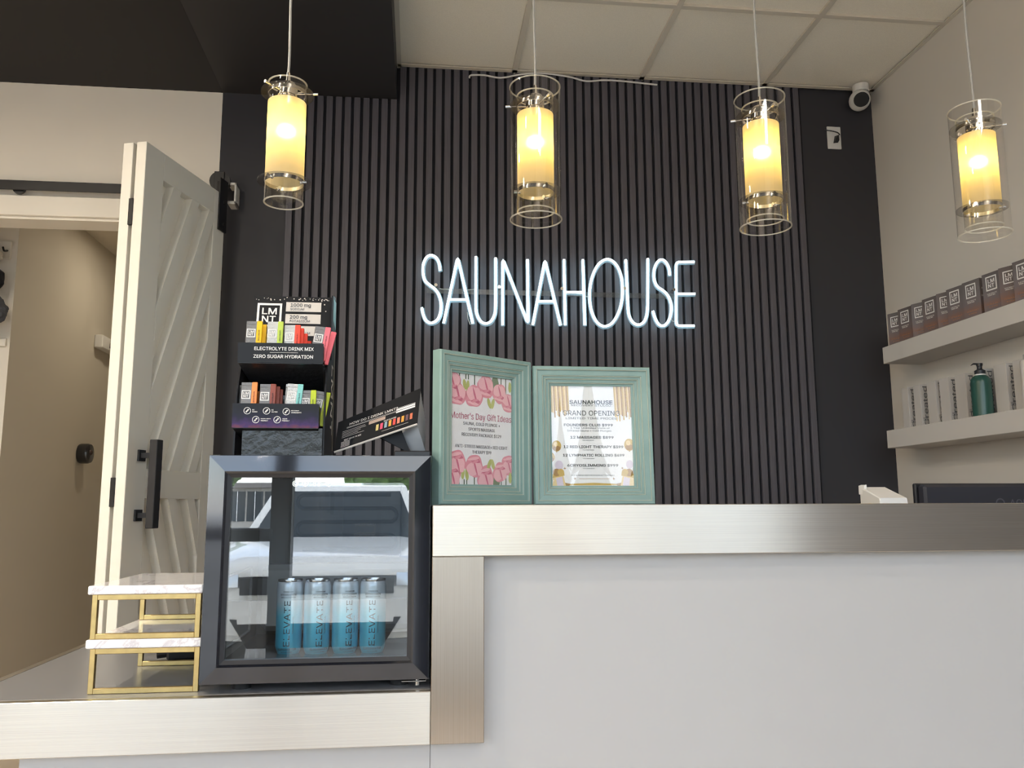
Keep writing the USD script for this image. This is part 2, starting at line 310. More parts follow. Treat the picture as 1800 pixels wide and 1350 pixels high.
# shop front behind the viewer
t = struct('wall_front', 'wall above and beside the shop windows')
t.part('panel', bx(XL-.1, XR+.1, YF-.2, YF, 2.75, 3.3), M['white_wall']); t.part('panel', bx(XL-.1, XR+.1, YF-.2, YF, -.4, 0.06), M['white_wall'])
t.part('panel', bx(XL-.3, XL, YF-.2, YF, -.4, 4.0), M['white_wall']); t.part('panel', bx(XR, XR+.3, YF-.2, YF, -.4, 4.0), M['white_wall'])
bays = [XL, -2.17, -.73, .73, XR]
for k in range(4):
    a, b = bays[k], bays[k+1]
    if k == 1: t = struct('door_1', 'glazed shop door in a dark frame', 'door')
    else: t = struct(f'window_{k+1 if k < 1 else k}', 'tall shop window in a dark frame', 'window')
    fr = [bx(a, a+.055, YF-.13, YF-.03, .06, 2.75), bx(b-.055, b, YF-.13, YF-.03, .06, 2.75), bx(a, b, YF-.13, YF-.03, .06, .14), bx(a, b, YF-.13, YF-.03, 2.67, 2.75)]
    t.part('window_frame', fr, M['black_metal'])
    t.part('pane', trimesh.Trimesh([(a+.05, YF-.08, .13), (b-.05, YF-.08, .13), (b-.05, YF-.08, 2.68), (a+.05, YF-.08, 2.68)], [(0, 1, 2), (0, 2, 3)], process=False), M['pane'], smooth=False)
    if k == 1: t.part('push_bar', bx(a+.04, b-.04, YF-.03, YF+.02, .93, 1.0, .01), M['black_metal'])
t = struct('pavement', 'pale concrete pavement outside', 'pavement'); t.part('slab', bx(-14, 14, -3.1, YF-.2, -.5, -.22), pm('concrete', (0.62, 0.58, 0.52), 0.85, vary=(2, 0.1)))
t = struct('ground', 'asphalt car park outside', 'ground'); t.part('asphalt', bx(-60, 60, -90, -3.1, -.6, -.37), pm('asphalt', (0.36, 0.34, 0.31), 0.9, vary=(1.5, 0.15)))

# ------------------------------------------------------------------ counters
YC = 1.55
t = Thing('reception_counter', 'tall white reception counter with brushed steel band and corner post', 'counter', (1.1, 1.7, 0))
t.part('steel_band', bx(.028, XR-.002, YC, YC+.02, 1.014, 1.106, .0012), M['steel_h'], world=True)
t.part('steel_post', bx(.028, .122, YC, YC+.02, .691, 1.0135, .0012), M['steel_v'], world=True)
t.part('counter_top', bx(.029, XR-.002, YC+.0205, 1.90, 1.072, 1.1055, .001), M['worktop'], world=True)
t.part('front_panel', bx(.0285, XR-.002, YC+.032, YC+.05, .0, 1.013), M['laminate'], world=True)
t.part('end_panel', bx(.029, .048, YC+.051, 1.90, 0, 1.071), M['laminate'], world=True)
t.part('back_panel', bx(.05, XR-.002, 1.86, 1.88, 0, 1.071), M['laminate'], world=True)
t = Thing('low_counter', 'lower grey counter with brushed steel edge at the left', 'counter', (-.35, 1.9, 0))
t.part('steel_band', bx(-.795, .0275, YC, YC+.02, .691, .7808, .0012), M['steel_h'], world=True)
t.part('side_band', bx(-.795, -.777, YC+.0205, 2.32, .691, .7808, .001), M['steel_h'], world=True)
t.part('worktop', bx(-.7765, .0275, YC+.0205, 2.32, .70, .781, .0008), M['worktop'], world=True)
t.part('front_panel', bx(-.664, .0275, YC+.032, YC+.05, 0, .6995), M['laminate'], world=True)
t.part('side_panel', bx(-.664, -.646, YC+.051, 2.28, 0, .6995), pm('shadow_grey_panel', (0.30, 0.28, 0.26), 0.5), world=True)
t = Thing('desk', 'work desk behind the tall counter', 'desk', (1.1, 2.2, 0))
t.part('desk_top', bx(.05, XR-.002, 1.885, 2.55, .72, .75, .003), M['laminate'], world=True); t.part('leg_panel', bx(.05, .07, 1.9, 2.5, 0, .72), M['laminate'], world=True)
t.part('leg_panel', bx(2.1, 2.12, 1.9, 2.5, 0, .72), M['laminate'], world=True)

# ------------------------------------------------------------------ folding barn door
DTH, DW, DH = 0.040, 0.560, 2.436
A = np.array([-1.001, 3.043]); B = np.array([-.832, 3.60]); tv = (B-A)/np.linalg.norm(B-A); nv = np.array([tv[1], -tv[0]])
ang = math.degrees(math.atan2(tv[1], tv[0]))
t = Thing('folding_barn_door', 'white bifold barn door with diagonal battens and a black bar handle', 'door', (A[0], A[1], 0), (0, 0, ang))
# local: x along the leaf (towards the wall), -y out of the seen face
Z0 = .012
def leaf(y0):
    return [bx(0, .115, y0, y0+DTH, Z0, DH, .0015), bx(DW-.085, DW, y0, y0+DTH, Z0, DH, .0015), bx(.1145, DW-.0845, y0, y0+DTH, DH-.105, DH, .0015),
            bx(.1145, DW-.0845, y0, y0+DTH, 1.140, 1.245, .0015), bx(.1145, DW-.0845, y0, y0+DTH, Z0, .16, .0015), bx(.11, DW-.08, y0+.034, y0+DTH-.001, .15, DH-.1)]
l1 = t.part('leaf', leaf(0), M['door']); l2 = t.part('leaf', leaf(DTH+.014), M['door'])
slope = math.tan(math.radians(68))
for (z0, z1, sg) in ((1.245, DH-.105, 1), (.16, 1.140, -1)):
    clip = sbox(.115, z0, DW-.085, z1)
    zr = z0 if sg > 0 else z1
    for k in range(-6, 6):
        xc = .155+k*.128; dz = z1-z0
        x_a, x_b = (xc, xc+dz/slope) if sg > 0 else (xc+dz/slope, xc)
        pg = Polygon([(x_a-.026, z0), (x_a+.026, z0), (x_b+.026, z1), (x_b-.026, z1)]).intersection(clip)
        if pg.is_empty or pg.area < 2e-4: continue
        m = onto(ext(pg, .0342), (0, .0342, 0), *FRONT); t.part('batten', m, M['door'], parent=l1)
hz = (1.345, 1.035); hx = .075
hb = t.part('handle', bx(hx-.018, hx+.018, -.075, -.045, hz[1], hz[0], .002), M['handle_black'], label='black square bar handle')
for z in (hz[0]-.055, hz[1]+.045):
    t.part('handle_mount', [bx(hx-.02, hx+.02, -.008, -.0005, z-.02, z+.02, .001), bx(hx-.009, hx+.009, -.0465, -.007, z-.009, z+.009)], M['handle_black'], parent=hb)
for z in (2.17, 1.16): t.part('hinge', bx(-.004, .006, DTH-.002, DTH+.016, z-.05, z+.05, .001), M['black_metal'], label='black hinge between the leaves')
hs = t.part('hanger_strap', [bx(DW-.055, DW+.004, -.007, -.0005, 2.27, 2.50, .001), bx(DW-.02, DW+.008, -.0065, .03, 2.27, 2.5, .001)], M['black_metal'])
t.part('roller', cyl((-.872, W-.085, 2.515), (-.872, W-.062, 2.515), .044, 24), M['black_metal'], world='unrot', label='black hanger wheel')
t.part('roller_bracket', [bx(-.895, -.852, W-.0915, W-.086, 2.44, 2.556, .002), bx(-.862, -.850, W-.086, W-.0855, 2.44, 2.50)], M['black_metal'], world='unrot')
for z in (2.30, 2.40): t.part('bolt', cyl((DW-.02, -.014, z), (DW-.02, -.006, z), .009, 8), M['black_metal'], parent=hs)
t = Thing('door_track', 'black barn door rail on the white wall above the doorway', 'door rail', (-1.5, W-.06, 2.476))
t.part('rail', bx(-2.9, -.90, W-.05, W-.043, 2.456, 2.498, .001), M['black_metal'], world=True)
for x in (-2.3, -1.71, -1.1): t.part('spacer', cyl((x, W-.044, 2.478), (x, W-.001, 2.478), .010, 10), M['black_metal'], world=True)
t.part('roller', cyl((-1.716, W-.036, 2.468), (-1.716, W-.024, 2.468), .026, 20), M['black_metal'], world=True)
t = Thing('track_bracket', 'small white square bracket at the end of the barn door rail', 'bracket', (-.82, W-.05, 2.46))
t.part('bracket', [bx(-.838, -.803, W-.075, W-.001, 2.502, 2.514, .002), bx(-.811, -.803, W-.075, W-.001, 2.416, 2.514, .002), bx(-.838, -.803, W-.075, W-.001, 2.416, 2.430, .002)], M['white'], world=True)

# corridor fittings
t = Thing('wall_dial', 'black oval knob on the taupe corridor wall', 'knob', (XT, 5.23, 1.43))
pr = [(0, 0), (.056, 0), (.060, .012), (.060, .05), (.054, .062), (.03, .066), (0, .066)]
m = lathe([(r, z) for r, z in pr], 28); m.apply_transform(trimesh.transformations.rotation_matrix(math.pi/2, (0, 1, 0))); t.part('knob_body', m, M['gloss_black'])
t.part('lens', moved(trimesh.creation.icosphere(2, .020), (.058, -.012, .005)), pm('lens', (0.05, 0.03, 0.025), 0.15))
t = Thing('wall_shelf_box', 'small white wall box with a dark latch far along the taupe corridor', 'box', (XT, 5.5, 2.1))
t.part('box_body', bx(XT+.0005, XT+.05, 5.33, 5.60, 2.09, 2.17, .004), M['white'], world=True); t.part('latch', bx(XT+.05, XT+.075, 5.45, 5.60, 2.105, 2.14, .003), M['black_metal'], world=True)
t = Thing('ceiling_downlight', 'corridor downlight hidden behind the door head', 'light', (-1.45, 5.1, 2.749))
t.part('rim', moved(lathe([(.075, -.008), (.095, -.008), (.095, 0), (.075, 0)], 28, closed=True), (0, 0, 0)), M['white'])
t.part('lens', moved(lathe([(0, -.003), (.074, -.003), (.074, 0), (0, 0)], 28), (0, 0, 0)), mat('downlight_lens', {'e': ('emission', {'color': (1.0, 0.88, 0.68), 'strength': 42.0})}, surface='e.emission'))
t = Thing('coat_rail', 'white rail with a hook on the nook wall', 'coat rail', (-2.2, 4.27, 2.3))
t.part('board', bx(-2.7, -2.015, 4.262, 4.2785, 2.33, 2.42, .003), M['trim'], world=True); t.part('board', bx(-2.7, -2.003, 4.262, 4.2785, 1.89, 1.93, .003), M['trim'], world=True)
for x in (-2.03, -2.3): t.part('hook', tube(spline([(x, 4.262, 2.37), (x, 4.23, 2.36), (x, 4.215, 2.375)], 5), .005, 6), M['black_metal'], world=True)
def bundle(name, label, cat, c, s, color, seed, bumpy=.35):
    m = trimesh.creation.icosphere(4, 1.0); v = m.vertices
    n = meshkit.fbm(v*2.4+seed, 4, seed)[:, None]-.5
    m.vertices = v*(1+bumpy*n)*np.array(s)
    single(name, moved(m, c), pm(name+'_cloth_'+str(seed), color, 0.95, bump=(160, 0.9)), label, cat, base=c)
bundle('knitted_hat', 'cream knitted cap at the top of the coat pile', 'cap', (-2.062, 4.16, 2.315), (.06, .05, .038), (0.55, 0.50, 0.44), 3)
bundle('fleece_hat', 'black fleece hat hanging in the coat nook', 'hat', (-2.048, 4.15, 2.198), (.066, .06, .062), (0.006, 0.006, 0.010), 5, .3)
bundle('fleece_robe', 'grey fleece bundle hanging below the black hat', 'robe', (-2.04, 4.14, 2.045), (.085, .07, .082), (0.075, 0.078, 0.092), 9, .55)

# ------------------------------------------------------------------ slab wall details: neon sign, camera, outlet, cord
NEON = [
 ('s', [[(.088,2.146),(.083,2.179),(.07,2.204),(.049,2.215),(.028,2.205),(.014,2.174),(.013,2.132),(.022,2.098),(.043,2.078),(.065,2.061),(.083,2.035),(.093,1.997),(.091,1.955),(.077,1.921),(.05,1.907),(.028,1.918),(.015,1.946),(.009,1.976)]], 1),
 ('a', [[(.106,1.908),(.166,2.212),(.234,1.909)], [(.132,2.015),(.204,2.017)]], 0),
 ('u', [[(.248,2.216),(.248,2.1),(.248,1.985),(.254,1.947),(.27,1.919),(.292,1.91),(.314,1.92),(.33,1.949),(.335,1.987),(.336,2.1),(.336,2.212)]], 1),
 ('n', [[(.367,1.904),(.368,2.21),(.481,1.911),(.48,2.209)]], 0),
 ('a', [[(.502,1.908),(.56,2.211),(.627,1.909)], [(.528,2.016),(.602,2.018)]], 0),
 ('h', [[(.647,2.214),(.649,1.91)], [(.734,2.216),(.738,1.912)], [(.647,2.062),(.736,2.062)]], 0),
 ('o', [[(.914,2.065),(.914,2.101),(.911,2.135),(.903,2.166),(.891,2.191),(.877,2.208),(.861,2.218),(.843,2.22),(.826,2.213),(.808,2.198),(.793,2.176),(.78,2.148),(.77,2.115),(.764,2.08),(.762,2.043),(.764,2.008),(.77,1.976),(.78,1.949),(.792,1.928),(.808,1.914),(.825,1.908),(.842,1.911),(.86,1.921),(.876,1.94),(.89,1.965),(.902,1.995),(.91,2.029)]], 2),
 ('u', [[(.933,2.221),(.936,2.1),(.938,2.001),(.943,1.958),(.96,1.928),(.985,1.918),(1.009,1.931),(1.023,1.96),(1.029,2.003),(1.033,2.1),(1.037,2.23)]], 1),
 ('s', [[(1.137,2.153),(1.134,2.187),(1.12,2.216),(1.1,2.226),(1.079,2.211),(1.064,2.173),(1.064,2.129),(1.078,2.098),(1.105,2.079),(1.128,2.052),(1.14,2.006),(1.13,1.951),(1.108,1.919),(1.082,1.919),(1.064,1.946),(1.053,1.984)]], 1),
 ('e', [[(1.256,2.22),(1.169,2.217),(1.16,1.916),(1.245,1.918)], [(1.164,2.067),(1.254,2.069)]], 0)]
t = Thing('neon_sign', 'white glowing neon lettering mounted on the slatted wall', 'sign', (.63, W-.06, 2.07))
YN = 3.63
def dense(p, step=.02):
    out = [p[0]]
    for a, b in zip(p[:-1], p[1:]):
        n = max(1, int(np.linalg.norm(np.array(b)-a)/step))
        out += [tuple(np.array(a)+(np.array(b)-a)*k/n) for k in range(1, n+1)]
    return out
for nm, strokes, sm in NEON:
    core, jack = [], []
    for s in strokes:
        if sm: P = spline(s, 4, closed=(sm == 2))
        else:
            P = np.array(dense(s, .012)); Q = P.copy()
            for _ in range(2): Q[1:-1] = .25*Q[:-2]+.5*Q[1:-1]+.25*Q[2:]
            P = Q
        P3 = np.column_stack([P[:, 0], np.full(len(P), YN), P[:, 1]])
        core.append(tube(P3, .0060, 7, closed=(sm == 2))); jack.append(tube(P3+[.002, .008, -.0025], .0100, 7, closed=(sm == 2)))
    lp = t.part('letter', core, M['neon'], world=True, smooth=True)
    t.part('jacket', jack, M['jacket'], parent=lp, world=True, smooth=True)
for x, z in ((.07, 2.079), (.352, 2.077), (.636, 2.077), (.924, 2.085), (1.155, 2.085)):
    t.part('standoff', cyl((x, W-.023, z), (x, YN-.004, z), .0075, 12), M['chrome'], world=True)
t.part('back_bar', bx(.03, 1.19, YN+.013, YN+.016, 2.045, 2.068), mat('clear_acrylic', {'d': ('principled_bsdf', {'base_color': (0.12, 0.11, 0.105), 'roughness': 0.2}), 't': ('transparent_bsdf', {}), 'm': ('mix_closure', {'fac': 0.25})}, [('t.BSDF', 'm.closure1'), ('d.BSDF', 'm.closure2')], surface='m.closure'), world=True)
for pts in ([(.21, 1.96), (.213, 1.93), (.222, 1.905), (.234, 1.905)], [(.487, 1.912), (.492, 1.906), (.500, 1.908)], [(.63, 1.911), (.637, 1.914), (.647, 1.911)], [(.738, 2.05), (.75, 2.043), (.762, 2.048)], [(1.137, 1.95), (1.145, 1.938), (1.158, 1.938)], [(.20, 2.06), (.22, 2.062), (.247, 2.066)], [(.085, 2.065), (.10, 2.062), (.135, 2.062)]):
    t.part('lead_wire', tube([(x, YN+.004, z) for x, z in pts], .002, 5), M['clear_wire'], world=True)
cp = spline([(.217, 3.655, 3.081), (.225, 3.655, 3.095), (.283, 3.655, 3.099), (.363, 3.655, 3.090), (.457, 3.655, 3.112), (.56, 3.655, 3.124), (.687, 3.655, 3.113), (.768, 3.655, 3.096), (.851, 3.655, 3.105), (.933, 3.655, 3.106), (1.05, 3.655, 3.100), (1.114, 3.655, 3.096)], 5)
single('sign_cable', tube(cp, .0042, 7), M['white'], 'thin white cable drooping along the top of the slatted wall', 'cable', base=(.66, 3.655, 3.1))
t = Thing('security_camera', 'small white security camera with a black lens in the ceiling corner', 'camera', (2.118, 3.615, ZC-.0045))
t.part('mount', lathe([(0, -.034), (.036, -.034), (.038, -.03), (.038, 0), (0, 0)], 24), M['white'])
m = trimesh.creation.icosphere(3, .048); m.apply_scale((1, 1.12, 1.05)); t.part('housing', moved(m, (-.012, -.004, -.078)), M['white'], smooth=True)
dv = np.array([-.30, -.88, -.37]); dv /= np.linalg.norm(dv); c0 = np.array([-.012, -.004, -.078])
t.part('lens', cyl(c0+dv*.030, c0+dv*.053, .034, 28), M['rubber'])
t = Thing('wall_outlet', 'white outlet plate with a black plug on the black wall', 'outlet', (2.005, W, 2.885))
t.part('plate', bx(-.036, .034, -.007, -.0005, -.058, .057, .002), M['white'])
t.part('plug', hull([(-.004, -.03, -.012), (.010, -.03, -.008), (.022, -.012, .012), (.008, -.03, .004), (-.008, -.008, -.03), (.016, -.008, -.026), (.024, -.008, .012), (0, -.008, .006), (-.006, -.03, -.024), (.012, -.03, -.022)]), M['black_metal'], label='black plug')
t.part('plug_cord', tube(spline([(.022, -.018, .010), (.010, -.022, .019), (-.012, -.02, .026), (-.034, -.012, .033), (-.05, -.008, .036)], 5), .0028, 6), M['black_metal'])

# ------------------------------------------------------------------ pendant lamps
def pendant(loc, label, outer=True, ztop=ZC, tilt=(0, 0, 0), spin=0):
    t = Thing('pendant_lamp', label, 'pendant lamp', loc, tilt, group=None)
    cs, sn = math.cos(spin), math.sin(spin)
    h = ztop-loc[2]-.001
    wob = [(0, 0, .29), (.001, 0, .34), (-.001, .001, .5), (.001, 0, .7), (0, 0, h-.02)]
    t.part('cord', tube(spline(wob, 5), .0028, 7), M['clear_wire'])
    t.part('canopy', lathe([(0, h-.022), (.055, h-.022), (.06, h-.016), (.06, h), (0, h)], 28), M['chrome'])
    t.part('socket', lathe([(0, .205), (.018, .205), (.021, .209), (.021, .232), (.0185, .233), (.0185, .240), (.021, .241), (.021, .262), (.016, .270), (.006, .272), (.004, .295), (0, .295)], 24), M['chrome'])
    t.part('bulb', moved(trimesh.creation.icosphere(2, .015), (0, 0, .158)), M['bulb'], smooth=True)
    r = .0405
    t.part('inner_tube', lathe([(r, .0), (r, .048)], 40), M['lamp_glass'], smooth=True); gl = t.part('inner_tube', lathe([(r, .224), (r, .268)], 40), M['lamp_glass'], smooth=True)
    for z in (0, .268): t.part('tube_rim', lathe([(r-.0018, z-.001), (r+.0012, z-.001), (r+.0012, z+.001), (r-.0018, z+.001)], 40, closed=True), M['lamp_rim'], parent=gl)
    t.part('frosted_shade', lathe([(r, .048), (r, .224)], 40), M['frosted'], smooth=True, label='frosted glowing sleeve')
    if outer:
        go = t.part('outer_tube', lathe([(.0565, -.018), (.0565, .290)], 48), M['lamp_glass'], smooth=True, label='clear outer glass cylinder')
        for z in (-.018, .290): t.part('tube_rim', lathe([(.0549, z-.001), (.0577, z-.001), (.0577, z+.001), (.0549, z+.001)], 48, closed=True), M['lamp_rim'], parent=go)
    for z in (.046, .246):
        d = t.part('disc', lathe([(.0412, z-.002), (.0558, z-.002), (.0558, z+.002), (.0412, z+.002)], 48, closed=True), M['disc_glass'], label='clear spacer disc')
        t.part('disc_collar', lathe([(.0402, z-.004), (.0416, z-.004), (.0416, z+.004), (.0402, z+.004)], 40, closed=True), M['chrome'], parent=d)
    for k in range(3):
        a = spin+k*2*math.pi/3+.5
        c, s = math.cos(a), math.sin(a)
        t.part('screw', cyl((.021*c, .021*s, .246), (.064*c, .064*s, .246), .0016, 8), M['chrome'])
        t.part('screw_knob', cyl((.056*c, .056*s, .246), (.066*c, .066*s, .246), .0036, 10), M['chrome'])
        t.part('screw_knob', cyl((.034*c, .034*s, .046), (.048*c, .048*s, .046), .0040, 10), M['chrome'])
    return t
ZP = 1.743
pendant((-.290, 1.75, ZP), 'hanging lamp without outer glass, below the black soffit', outer=False, ztop=ZS, spin=-.6)
pendant((.251, 1.75, ZP), 'glass cylinder pendant lamp above the two green frames', spin=.4)
pendant((.775, 1.75, ZP), 'glass cylinder pendant lamp between the neon sign and wall outlet', spin=.1)
pendant((1.307, 1.75, ZP), 'glass cylinder pendant lamp in front of the shelf wall', spin=1.2)

# ------------------------------------------------------------------ the mini fridge
FX0, FX1, FZ0, FZ1, FYF = -.376, .0255, .796, 1.198, 1.57
t = Thing('mini_fridge', 'black glass-door mini fridge on the lower counter', 'fridge', ((FX0+FX1)/2, 1.75, .781))
cx, cz = (FX0+FX1)/2, (FZ0+FZ1)/2; fw, fh = FX1-FX0, FZ1-FZ0
yb, ye = FYF+.034, 2.02
th = .022
t.part('body', [bx(FX0+.002, FX1-.002, yb, ye, FZ1-th-.004, FZ1-.002, .003), bx(FX0+.002, FX1-.002, yb, ye, FZ0+.004, FZ0+.022, .003), bx(FX0+.002, FX0+.020, yb+.0005, ye, FZ0+.02, FZ1-.02), bx(FX1-.020, FX1-.002, yb+.0005, ye, FZ0+.02, FZ1-.02), bx(FX0+.002, FX1-.002, ye-.02, ye-.001, FZ0+.004, FZ1-.004)], M['satin_black'], world=True)
t.part('liner', [bx(FX0+.021, FX1-.021, ye-.05, ye-.021, FZ0+.02, FZ1-.025), bx(FX0+.0205, FX0+.024, yb+.002, ye-.03, FZ0+.023, FZ1-.028), bx(FX1-.024, FX1-.0205, yb+.002, ye-.03, FZ0+.023, FZ1-.028), bx(FX0+.022, FX1-.022, yb+.002, ye-.03, FZ1-.031, FZ1-.027)], M['liner'], world=True)
t.part('floor_tray', bx(FX0+.024, FX1-.024, yb+.004, ye-.05, FZ0+.0225, FZ0+.030, .001), pm('glossy_tray', (0.05, 0.055, 0.06), 0.08), world=True)
t.part('back_hump', bx(FX0+.045, FX1-.034, ye-.125, ye-.0505, FZ0+.045, FZ0+.185, .012), pm('grey_liner_panel', (0.30, 0.305, 0.31), 0.35), world=True)
t.part('side_rib', tube([(FX0+.026, yb+.03, FZ0+.05), (FX0+.026, ye-.14, FZ0+.05), (FX0+.026, ye-.14, FZ0+.18), (FX0+.026, yb+.03, FZ0+.18)], .003, 6), M['liner'], world=True)
cb = t.part('cooling_plate', bx(FX0+.10, FX1-.06, ye-.085, ye-.0755, FZ0+.195, FZ1-.045, .004), M['coil'], world=True)
zz = FZ0+.215; pts = []; xa, xb = FX0+.125, FX1-.085
for k in range(5):
    z = zz+k*.030
    row = [(xa, z), (xb, z)] if k % 2 == 0 else [(xb, z), (xa, z)]
    pts += row
    s = 1 if k % 2 == 0 else -1; xe = xb if s > 0 else xa
    if k < 4: pts += [(xe+s*.014*math.sin(a), z+.015-.015*math.cos(a)) for a in np.linspace(.3, math.pi-.3, 5)]
t.part('cooling_coil', tube([(x, ye-.090, z) for x, z in pts], .0042, 7), pm('coil_pipe', (0.10, 0.11, 0.13), 0.18, 0.8), parent=cb, world=True)
dr = t.part('door', ring(fw, fh, [(0.0, .010), (.0015, .003), (.030, 0), (.034, .002), (.034, .012), (.034, .030), (0, .030)], cx, cz, FYF), M['gloss_black'], world=True, smooth=False)
t.part('gasket', ring(fw-.066, fh-.066, [(0, .004), (.008, .008), (.008, .024), (0, .024)], cx, cz, FYF), M['satin_black'], parent=dr, world=True, smooth=False)
t.part('glass', bx(FX0+.036, FX1-.036, FYF+.011, FYF+.015, FZ0+.036, FZ1-.036), M['fridge_glass'], parent=dr, world=True)
pr = []
zi = 1.146
for xi in (-.222, -.204, -.162): pr.append(annulus2(xi, zi, .0055, .0011))
pr += [annulus2(-.222, zi, .0030, .0011), rect2(-.2068, -.2012, zi-.0005, zi+.0005), rect2(-.2045, -.2035, zi-.0028, zi+.0028), rect2(-.1645, -.1595, zi-.0005, zi+.0005), text('88', .0085, cx=-.1835, cy=zi)]
t.part('touch_icons', [onto(m, (0, FYF+.0108, 0), *FRONT) for m in pr], mat('lit_icons', {'e': ('emission', {'color': (0.85, 0.95, 0.85), 'strength': 0.8})}, surface='e.emission'), parent=dr, world=True, smooth=False, label='pale touch buttons and display')
t.part('interior_lamp', bx(FX0+.06, FX1-.06, yb+.006, yb+.018, FZ1-.034, FZ1-.0315), mat('fridge_led', {'e': ('emission', {'color': (0.85, 0.93, 1.0), 'strength': 13.0})}, surface='e.emission'), world=True)
t.part('light_strip', bx(-.245, -.19, yb+.012, yb+.020, FZ1-.038, FZ1-.0315), mat('blue_led', {'e': ('emission', {'color': (0.10, 0.07, 1.0), 'strength': 1.6})}, surface='e.emission'), world=True, label='thin blue interior light')
for x, y in ((FX0+.065, 1.625), (FX1-.055, 1.625), (FX0+.065, 1.98), (FX1-.055, 1.98)):
    t.part('foot', moved(lathe([(0, 0), (.0165, 0), (.0165, .012), (.0145, .0195), (0, .0195)], 20), (x, y, .7812)), M['rubber'], world=True)
t.part('hinge', [bx(FX1-.05, FX1-.006, FYF+.006, FYF+.05, FZ0-.0035, FZ0-.0005, .001), cyl((FX1-.022, FYF+.012, FZ0-.010), (FX1-.022, FYF+.012, FZ0), .004, 10)], M['chrome'], world=True, label='chrome lower hinge')
t.part('hinge_cover', bx(FX1-.07, FX1-.002, FYF+.014, FYF+.06, FZ1-.002, FZ1+.009, .002), M['satin_black'], world=True)

# cans
M['can'] = mat('can_print', {'tc': ('texture_coordinate', {}), 'sp': ('separate_xyz', {}), 'mr': ('map_range', {'from_min': 0.0, 'from_max': 0.139}),
    'rp': ('rgb_ramp', {'ramp': [(0.0, (0.10, 0.50, 0.66)), (0.28, (0.07, 0.44, 0.62)), (0.52, (0.16, 0.55, 0.68)), (0.72, (0.55, 0.66, 0.72)), (1.0, (0.58, 0.64, 0.72))]}),
    'p': ('principled_bsdf', {'metallic': 0.45, 'roughness': 0.3})},
    [('tc.object', 'sp.vector'), ('sp.z', 'mr.value'), ('mr.result', 'rp.fac'), ('rp.color', 'p.base_color')], surface='p.BSDF')
RC, KZ = .0249, .925
def wrap(m, r): 
    m = m.copy(); v = m.vertices; a = v[:, 0]/r
    m.vertices = np.column_stack([(r+v[:, 2])*np.sin(a), -(r+v[:, 2])*np.cos(a), v[:, 1]]); return m
def can(loc, label, rz=0, ref=None, group=None):
    t = Thing('drink_can', label, 'can', loc, (0, 0, rz), group=group, ref=ref)
    if ref: return t
    t.part('can_body', lathe([(r*.9, z*KZ) for r, z in ((0, .002), (.020, .002), (.0225, 0), (.0250, .006), (.0277, .014), (.0277, .134), (.0268, .141), (.0250, .1455))], 40), M['can'], smooth=40)
    t.part('lid', lathe([(r*.9, z*KZ) for r, z in ((.0250, .1455), (.0262, .1475), (.0258, .150), (.0238, .150), (.0228, .1455), (0, .1455))], 40), M['alu'], smooth=40)
    t.part('pull_tab', bx(-.007, .007, -.013, .004, .1350, .1364, .0005), M['alu'])
    L = [text('PREMIUM', 0.0024, .018, 0, .1195), text('HYDROGEN', 0.0040, .030, 0, .1140), text('INFUSED WATER', 0.0022, .028, 0, .1090),
         text('ELEVATE', .0115, .084, -.001, .0605, rot=90), text('FUNCTIONAL FUEL', .0020, .032, .0105, .058, rot=90),
         text('PURE', .0026, .010, 0, .0185), text('SUPERWATER', .0042, .036, 0, .0128), text('12 FL OZ (355 ML)', .0018, .020, 0, .0078)]
    t.part('lettering', [wrap(moved(m, (0, -.003, 0)), RC) for m in L], M['ink'], smooth=False)
    return t
zc = FZ0+.0302
c0 = can((-.2435, 1.712, zc), 'blue water can at the left end of the fridge row')
can((-.1905, 1.706, zc), 'second blue water can from the left in the fridge', 20, c0)
can((-.1365, 1.706, zc), 'third blue water can from the left in the fridge', 24, c0)
can((-.0835, 1.704, zc), 'blue water can at the right end of the fridge row', 2, c0)

# ------------------------------------------------------------------ marble risers
def riser(z, label, dx=0):
    t = Thing('display_riser', label, 'riser stand', (-.475+dx, 1.60, z))
    hx, hh, b = .0935, .077, .0095
    for y in (0.0, .268):
        t.part('brass_frame', [bx(-hx, -hx+b, y, y+b, 0, hh, .0008), bx(hx-b, hx, y, y+b, 0, hh, .0008), bx(-hx+b-.0005, hx-b+.0005, y, y+b, hh-b, hh, .0008), bx(-hx+b-.0005, hx-b+.0005, y, y+b, 0, b, .0008)], M['brass'])
    t.part('marble_top', bx(-hx-.007, hx+.003, -.004, .296, hh+.0003, hh+.0155, .0018), M['marble'])
    return t
riser(.7812, 'lower brass stand with marble top, on the grey counter'); riser(.8740, 'upper brass stand with marble top, stacked on the other', -.002)
cbl = []
for k in range(5):
    pts = spline([(-.50+.01*k, 2.02+.02*k, .786), (-.46, 2.0+.03*k, .790+.006*k), (-.42+.012*k, 2.04-.02*k, .789+.008*k), (-.385, 2.0+.03*k, .79)], 6); cbl.append(tube(pts, .0035, 6))
single('power_cables', cbl, pm('cable_brown', (0.05, 0.04, 0.035), 0.6), 'tangle of dark cables behind the brass stands', 'cables', base=(-.45, 2.05, .781))
t = Thing('power_adapter', 'black power adapter lying behind the brass stands', 'adapter', (-.475, 1.945, .7812), (0, 0, 12)); t.part('adapter_body', bx(-.055, .03, -.018, .018, 0, .028, .005), M['satin_black'])
t.part('plug', cyl((-.055, 0, .014), (-.075, 0, .012), .008, 10), M['satin_black'])

